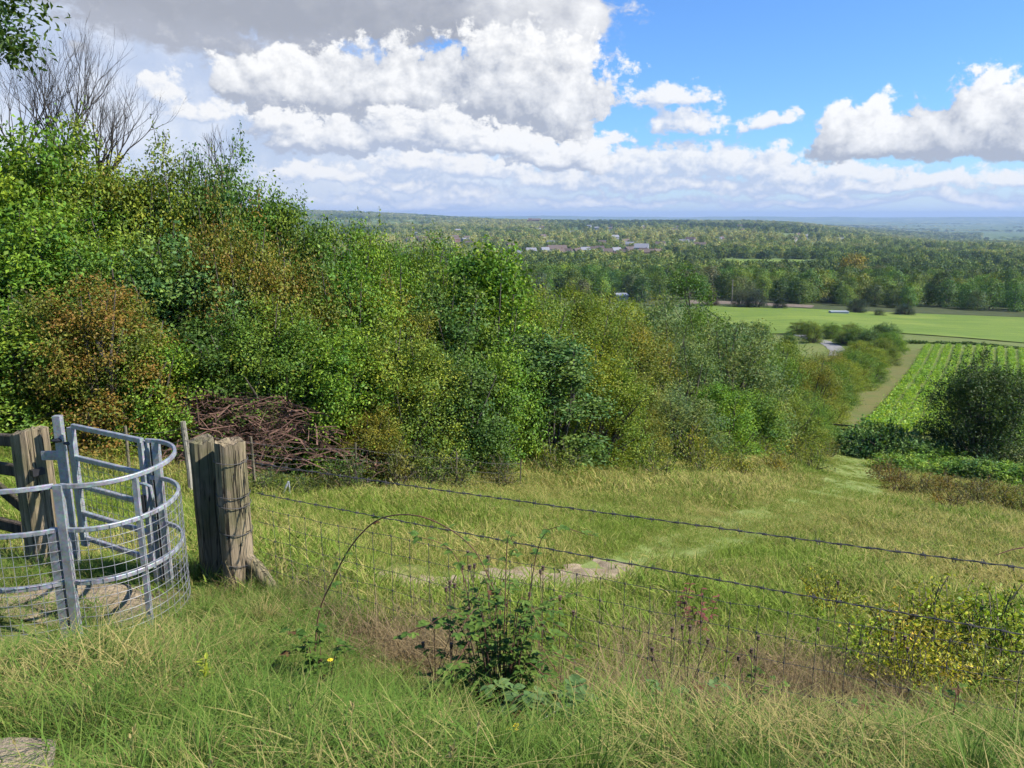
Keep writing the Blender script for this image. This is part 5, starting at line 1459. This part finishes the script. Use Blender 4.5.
SEEDLAB = ['brown knapweed stems beside the down-curving tip of the arching cane', 'brown knapweed stems below the arching cane', 'brown knapweed stems behind the arching cane', 'brown knapweed stems left of the leafy bramble bush', 'brown knapweed stems above the right of the leafy bramble bush', 'dark knapweed heads below the red withered plants, left one', 'dark knapweed heads below the red withered plants, right one', 'knapweed stems in front of the dark hollow', 'knapweed stems against the netting right of the bramble bush', 'knapweed stems below the yellow-green weed patch', 'knapweed stems left of the yellow-green weed patch']
for i, s in enumerate(SEEDS): seed_stem(*s, 60+i, i)

def fallen(ptsx, rad, name, label, mat, seed, twigs=6):
    rng = random.Random(seed); K = [P(*p) for p in ptsx]
    o = np.array(K[0]); pts = bez([np.array(k)-o for k in K], 24); mb = MB()
    mb.tube(pts, [rad*(1-.6*i/23) for i in range(24)], 7, wob=.25, rng=rng)
    for i in range(twigs):
        q = pts[rng.randrange(4, 22)]; d = Vector((rng.gauss(0, .5), rng.gauss(0, .3), abs(rng.gauss(.3, .4)))); mb.tube([q, q+d*.08, q+d*.16+Vector((0, 0, .01))], [rad*.35, rad*.25, rad*.1], 4)
    ob = mb.build(name, mat); ob.location = tuple(o); tag(ob, label, 'branch')
fallen([(872, 775, 2.42), (862, 742, 2.5), (838, 725, 2.55), (812, 716, 2.62)], .013, 'dead_branch', 'mossy dead branch curving up at the bottom right', M_DEADTWIG, 5, 9)
fallen([(975, 775, 2.4), (940, 756, 2.45), (905, 745, 2.5), (872, 738, 2.55)], .006, 'dead_branch', 'thin dead cane lying at the bottom right edge', M_CANE, 6, 5)
fallen([(485, 768, 2.3), (520, 735, 2.45), (565, 705, 2.75)], .004, 'dead_branch', 'thin pale dead stalk at the bottom centre', M_STAKE, 7, 1)
fallen([(1040, 546, 3.9), (1015, 549, 3.9), (996, 555, 3.9)], .005, 'dead_branch', 'thin dark cane reaching in above the top barbed strand', M_CANE, 8, 0)

# ------------------------------------------------------------------ haze
def haze():
    mb = MB(); mb.box((0, 8700, -55), (41600, 24400, 360))
    m = bpy.data.materials.new('valley_haze'); m.use_nodes = True; nt = m.node_tree; nt.nodes.clear()
    o = nt.nodes.new('ShaderNodeOutputMaterial'); v = nt.nodes.new('ShaderNodeVolumePrincipled')
    v.inputs['Color'].default_value = (.42, .58, .84, 1); v.inputs['Density'].default_value = 9e-5; v.inputs['Anisotropy'].default_value = .1
    nt.links.new(v.outputs[0], o.inputs['Volume'])
    ob = mb.build('haze', m); tag(ob, 'pale blue haze thickening towards the horizon', 'haze', kind='stuff')
haze()

# ------------------------------------------------------------------ sky, sun
def av(px, py):
    a, b = ray(px, py); return math.atan(a), b/math.hypot(a, 1)
def world():
    w = bpy.data.worlds.new('World'); SC.world = w; w.use_nodes = True; nt = w.node_tree; nt.nodes.clear()
    out = nt.nodes.new('ShaderNodeOutputWorld')
    sky = nt.nodes.new('ShaderNodeTexSky'); sky.sky_type = 'NISHITA'; sky.sun_disc = False
    sky.sun_elevation = SUN_EL; sky.sun_rotation = SUN_AZ; sky.ozone_density = 2.0; sky.dust_density = .4; sky.air_density = 1.0
    tc = nt.nodes.new('ShaderNodeTexCoord'); g = S(nt, tc.outputs['Generated'])
    sx = nt.nodes.new('ShaderNodeSeparateXYZ'); nt.links.new(g.k, sx.inputs[0])
    x, y, z = [S(nt, sx.outputs[i]) for i in range(3)]
    az = x._m('ARCTAN2', y); hyp = (x*x+y*y)._m('SQRT').max(.02); v = z/hyp
    def vec(a, b):
        c = nt.nodes.new('ShaderNodeCombineXYZ')
        for i, q in enumerate((a, b)):
            if isinstance(q, S): nt.links.new(q.k, c.inputs[i])
            else: c.inputs[i].default_value = q
        return S(nt, c.outputs[0])
    p0 = vec(az, v)
    def ell(px, py, rx, ry_top, flat=2.2):
        a, b = av(px, py); a1, _ = av(px+rx, py); _, b1 = av(px, py-ry_top)
        return (a, b, abs(a1-a), abs(b1-b), flat)
    # ---- big and middle clouds
    DECK = [ell(300, -40, 300, 118, 1.0), ell(505, 5, 90, 70, 1.2), ell(170, -30, 150, 78, 1), ell(545, 40, 48, 60, 1.3), ell(575, 15, 34, 40, 1.2)]
    BIG = [ell(500, 92, 105, 60, 1.4), ell(556, 105, 50, 66, 1.6), ell(400, 100, 150, 48, 1.4), ell(300, 95, 75, 42, 1.5), ell(235, 88, 30, 26, 1.5),
           ell(870, 148, 66, 40, 2.6), ell(935, 145, 75, 40, 2.6), ell(975, 115, 42, 48, 1.6), ell(1040, 135, 80, 60, 2.0), ell(835, 140, 30, 26, 2)]
    ROWC = [ell(300, 140, 36, 26, 2.2), ell(345, 143, 46, 26, 2.2), ell(400, 138, 44, 28, 2.2), ell(450, 140, 46, 32, 2.2), ell(500, 148, 50, 20, 2.2), ell(555, 158, 46, 22, 2.2), ell(592, 162, 24, 22, 2), ell(270, 125, 24, 18, 2)]
    LOW = [ell(163, 92, 26, 26, 1.6), ell(200, 112, 40, 16, 2), ell(665, 98, 52, 16, 1.8), ell(692, 126, 40, 20, 2.2), ell(618, 143, 20, 10, 2), ell(772, 122, 26, 10, 1.3), ell(420, 165, 60, 16, 2), ell(395, 185, 46, 14, 2), ell(470, 192, 46, 10, 2), ell(560, 178, 60, 20, 2), ell(640, 172, 70, 22, 2), ell(725, 165, 45, 26, 2), ell(790, 178, 60, 20, 2), ell(860, 176, 60, 16, 2), ell(700, 186, 160, 12, 2), ell(930, 184, 90, 10, 2), ell(1020, 178, 60, 12, 2), ell(580, 150, 26, 22, 2), ell(610, 185, 120, 16, 2), ell(420, 203, 110, 10, 2), ell(600, 203, 130, 8, 2), ell(820, 203, 150, 8, 2), ell(980, 200, 90, 9, 2), ell(480, 172, 70, 18, 2), ell(330, 175, 70, 14, 2), ell(830, 190, 140, 10, 2), ell(760, 168, 40, 22, 2), ell(680, 168, 40, 24, 2)]
    def field(p, ELL, sm):
        m = None
        for a, b, ra, rb, fl in ELL:
            q = vm(nt, 'MULTIPLY_ADD', p, (1/ra, 1/rb, 0), (-a/ra, -b/rb, 0))
            q2 = vm(nt, 'MULTIPLY', q, (-1, -fl, 0)); l = vm(nt, 'LENGTH', vm(nt, 'MAXIMUM', q, q2))
            e = l*-1.0+1.0
            m = e if m is None else m.smax(e, sm)
        return m.max(-1.2)
    def billow(p, sc, seed):
        q = vm(nt, 'MULTIPLY_ADD', p, (sc, sc*(1.12 if sc == 20 else 1.35), 0), (seed, seed*.7, seed*.3))
        n = nt.nodes.new('ShaderNodeTexVoronoi'); n.feature = 'F1'; n.voronoi_dimensions = '2D'
        n.inputs['Scale'].default_value = 1; n.inputs['Detail'].default_value = 3.5; n.inputs['Roughness'].default_value = .55; n.inputs['Lacunarity'].default_value = 2.2
        n.normalize = True
        wp = noise(nt, q, 1.1, 4, .62, '2D', out=1)
        q3 = vm(nt, 'ADD', q, vm(nt, 'MULTIPLY_ADD', wp, (.9, .9, .0), (-.45, -.45, 0)))
        nt.links.new(q3.k, n.inputs['Vector'])
        b = S(nt, n.outputs['Distance'])*-1.6+1.0
        f = noise(nt, q, 1.4, 7, .62, '2D')
        return b*.55+f*.9-.62
    def density(p, ELL, sc, seed, amp, sm):
        wn = noise(nt, p, sc*.35, 2, .55, '2D', out=1)
        pw = vm(nt, 'ADD', p, vm(nt, 'MULTIPLY_ADD', wn, (.045, .03, 0), (-.0225, -.015, 0)))
        return field(pw, ELL, sm)+billow(p, sc, seed)*amp
    def layer(ELL, sc, seed, amp, edge, o1, o2, k1, k2, sm):
        d0 = density(p0, ELL, sc, seed, amp, sm)
        d1 = density(vm(nt, 'ADD', p0, (o1*.75, o1, 0)), ELL, sc, seed, amp, sm)
        d2 = density(vm(nt, 'ADD', p0, (o2*.9, o2*.9, 0)), ELL, sc, seed, amp, sm)
        alpha = d0.mapr(-.02, edge)
        lit = ((d0-d1)*k1+(d0-d2)*k2+.27).clamp()
        thick = d0.mapr(.0, 1.1, 1.0, .80)
        return alpha, lit*thick, d0
    aA, lA, dA = layer(DECK, 16, 3.7, 1.05, .30, .010, .055, .30, .55, .3)
    aB, lB, dB = layer(BIG, 20, 5.9, 1.35, .22, .008, .042, .50, .62, .3)
    aC, lC, dC = layer(ROWC, 30, 2.3, 1.45, .28, .006, .026, .45, .62, .3)
    aL, lL, dL = layer(LOW, 40, 8.1, 1.6, .5, .006, .020, .3, .75, .3)
    # grey flat undersides
    GREY = [ell(280, 5, 270, 40, 1.0), ell(420, 30, 110, 22, 1.0), ell(330, 62, 130, 14, 1)]
    wn = noise(nt, p0, 9, 4, .6, '2D', out=1)
    pg = vm(nt, 'ADD', p0, vm(nt, 'MULTIPLY_ADD', wn, (.10, .05, 0), (-.05, -.025, 0)))
    grey = (field(pg, GREY, .3)+billow(p0, 12, 1.3)*.55).mapr(-.1, .7)
    cB = mixc(nt, lB.mapr(.05, .85, smooth=False), (.46, .50, .59), (1.04, 1.04, 1.04))
    cA = mixc(nt, lA.mapr(.05, .85, smooth=False), (.46, .49, .57), (1.08, 1.08, 1.08)); cA = mixc(nt, grey*.72, cA, (.38, .405, .465))
    cC = mixc(nt, lC.mapr(.05, .8, smooth=False), (.50, .56, .69), (1.02, 1.02, 1.02))
    cL = mixc(nt, lL.mapr(.05, .8, smooth=False), (.58, .67, .85), (1.0, 1.0, 1.0))
    # thin veil on the left, haze band on the horizon
    VE = [ell(100, 120, 330, 200, 1.0), ell(330, 190, 260, 90, 1.0)]
    veil = (field(pg, VE, .4)+billow(p0, 7, 5.5)*.35).mapr(-.15, .5)
    cV = mixc(nt, noise(nt, p0, 8, 5, .6, '2D').mapr(.35, .7), (.58, .66, .83), (.86, .89, .96))
    hzn = v.mapr(.0, .085, .92, 0)
    cH = (.84, .89, .97)
    blue = mixc(nt, 1.0, S(nt, sky.outputs[0]), (.56, .90, 1.36), 'MULTIPLY')
    bs = nt.nodes.new('ShaderNodeBackground'); nt.links.new(blue.k, bs.inputs[0]); bs.inputs[1].default_value = .075
    CLOUD = 2**-EXPO
    def over(prev, col, fac):
        b = nt.nodes.new('ShaderNodeBackground')
        if isinstance(col, S): nt.links.new(col.k, b.inputs[0])
        else: b.inputs[0].default_value = (*col, 1)
        m = nt.nodes.new('ShaderNodeMixShader'); b.inputs[1].default_value = CLOUD; nt.links.new(fac.k, m.inputs[0]); nt.links.new(prev.outputs[0], m.inputs[1]); nt.links.new(b.outputs[0], m.inputs[2]); return m
    sh = over(bs, cV, veil*.92); sh = over(sh, cH, hzn*.75); sh = over(sh, cL, aL*.95); sh = over(sh, cA, aA*.985); sh = over(sh, cB, aB*.985); sh = over(sh, cC, aC*.97)
    nt.links.new(sh.outputs[0], out.inputs[0])
    w.cycles.sampling_method = 'NONE'
world()

sun = bpy.data.lights.new('sun', 'SUN'); sun.energy = 4.4; sun.angle = R(.55); sun.color = (1, .95, .87)
so = bpy.data.objects.new('sun', sun); COL.objects.link(so)
sd = Vector((math.sin(SUN_AZ)*math.cos(SUN_EL), math.cos(SUN_AZ)*math.cos(SUN_EL), math.sin(SUN_EL)))
so.rotation_euler = sd.to_track_quat('Z', 'Y').to_euler(); so.location = (20, -5, 30)

cam = bpy.data.cameras.new('camera'); co = bpy.data.objects.new('camera', cam); COL.objects.link(co)
co.location = (0, 0, 0); co.rotation_euler = (R(90)-PITCH, 0, 0)
cam.sensor_width = 36; cam.sensor_fit = 'HORIZONTAL'; cam.lens = 36*FPX/1024; cam.clip_start = .05; cam.clip_end = 60000
SC.camera = co
SC.render.engine = 'CYCLES'
SC.view_settings.view_transform = 'Standard'; SC.view_settings.look = 'None'; SC.view_settings.exposure = EXPO; SC.view_settings.gamma = 1
cy = SC.cycles
cy.use_denoising = True
try: cy.denoiser = 'OPENIMAGEDENOISE'
except Exception: pass
cy.max_bounces = 4; cy.diffuse_bounces = 2; cy.glossy_bounces = 1; cy.transmission_bounces = 3; cy.volume_bounces = 0; cy.transparent_max_bounces = 8
cy.use_adaptive_sampling = True; cy.adaptive_threshold = .035; cy.caustics_reflective = False; cy.caustics_refractive = False
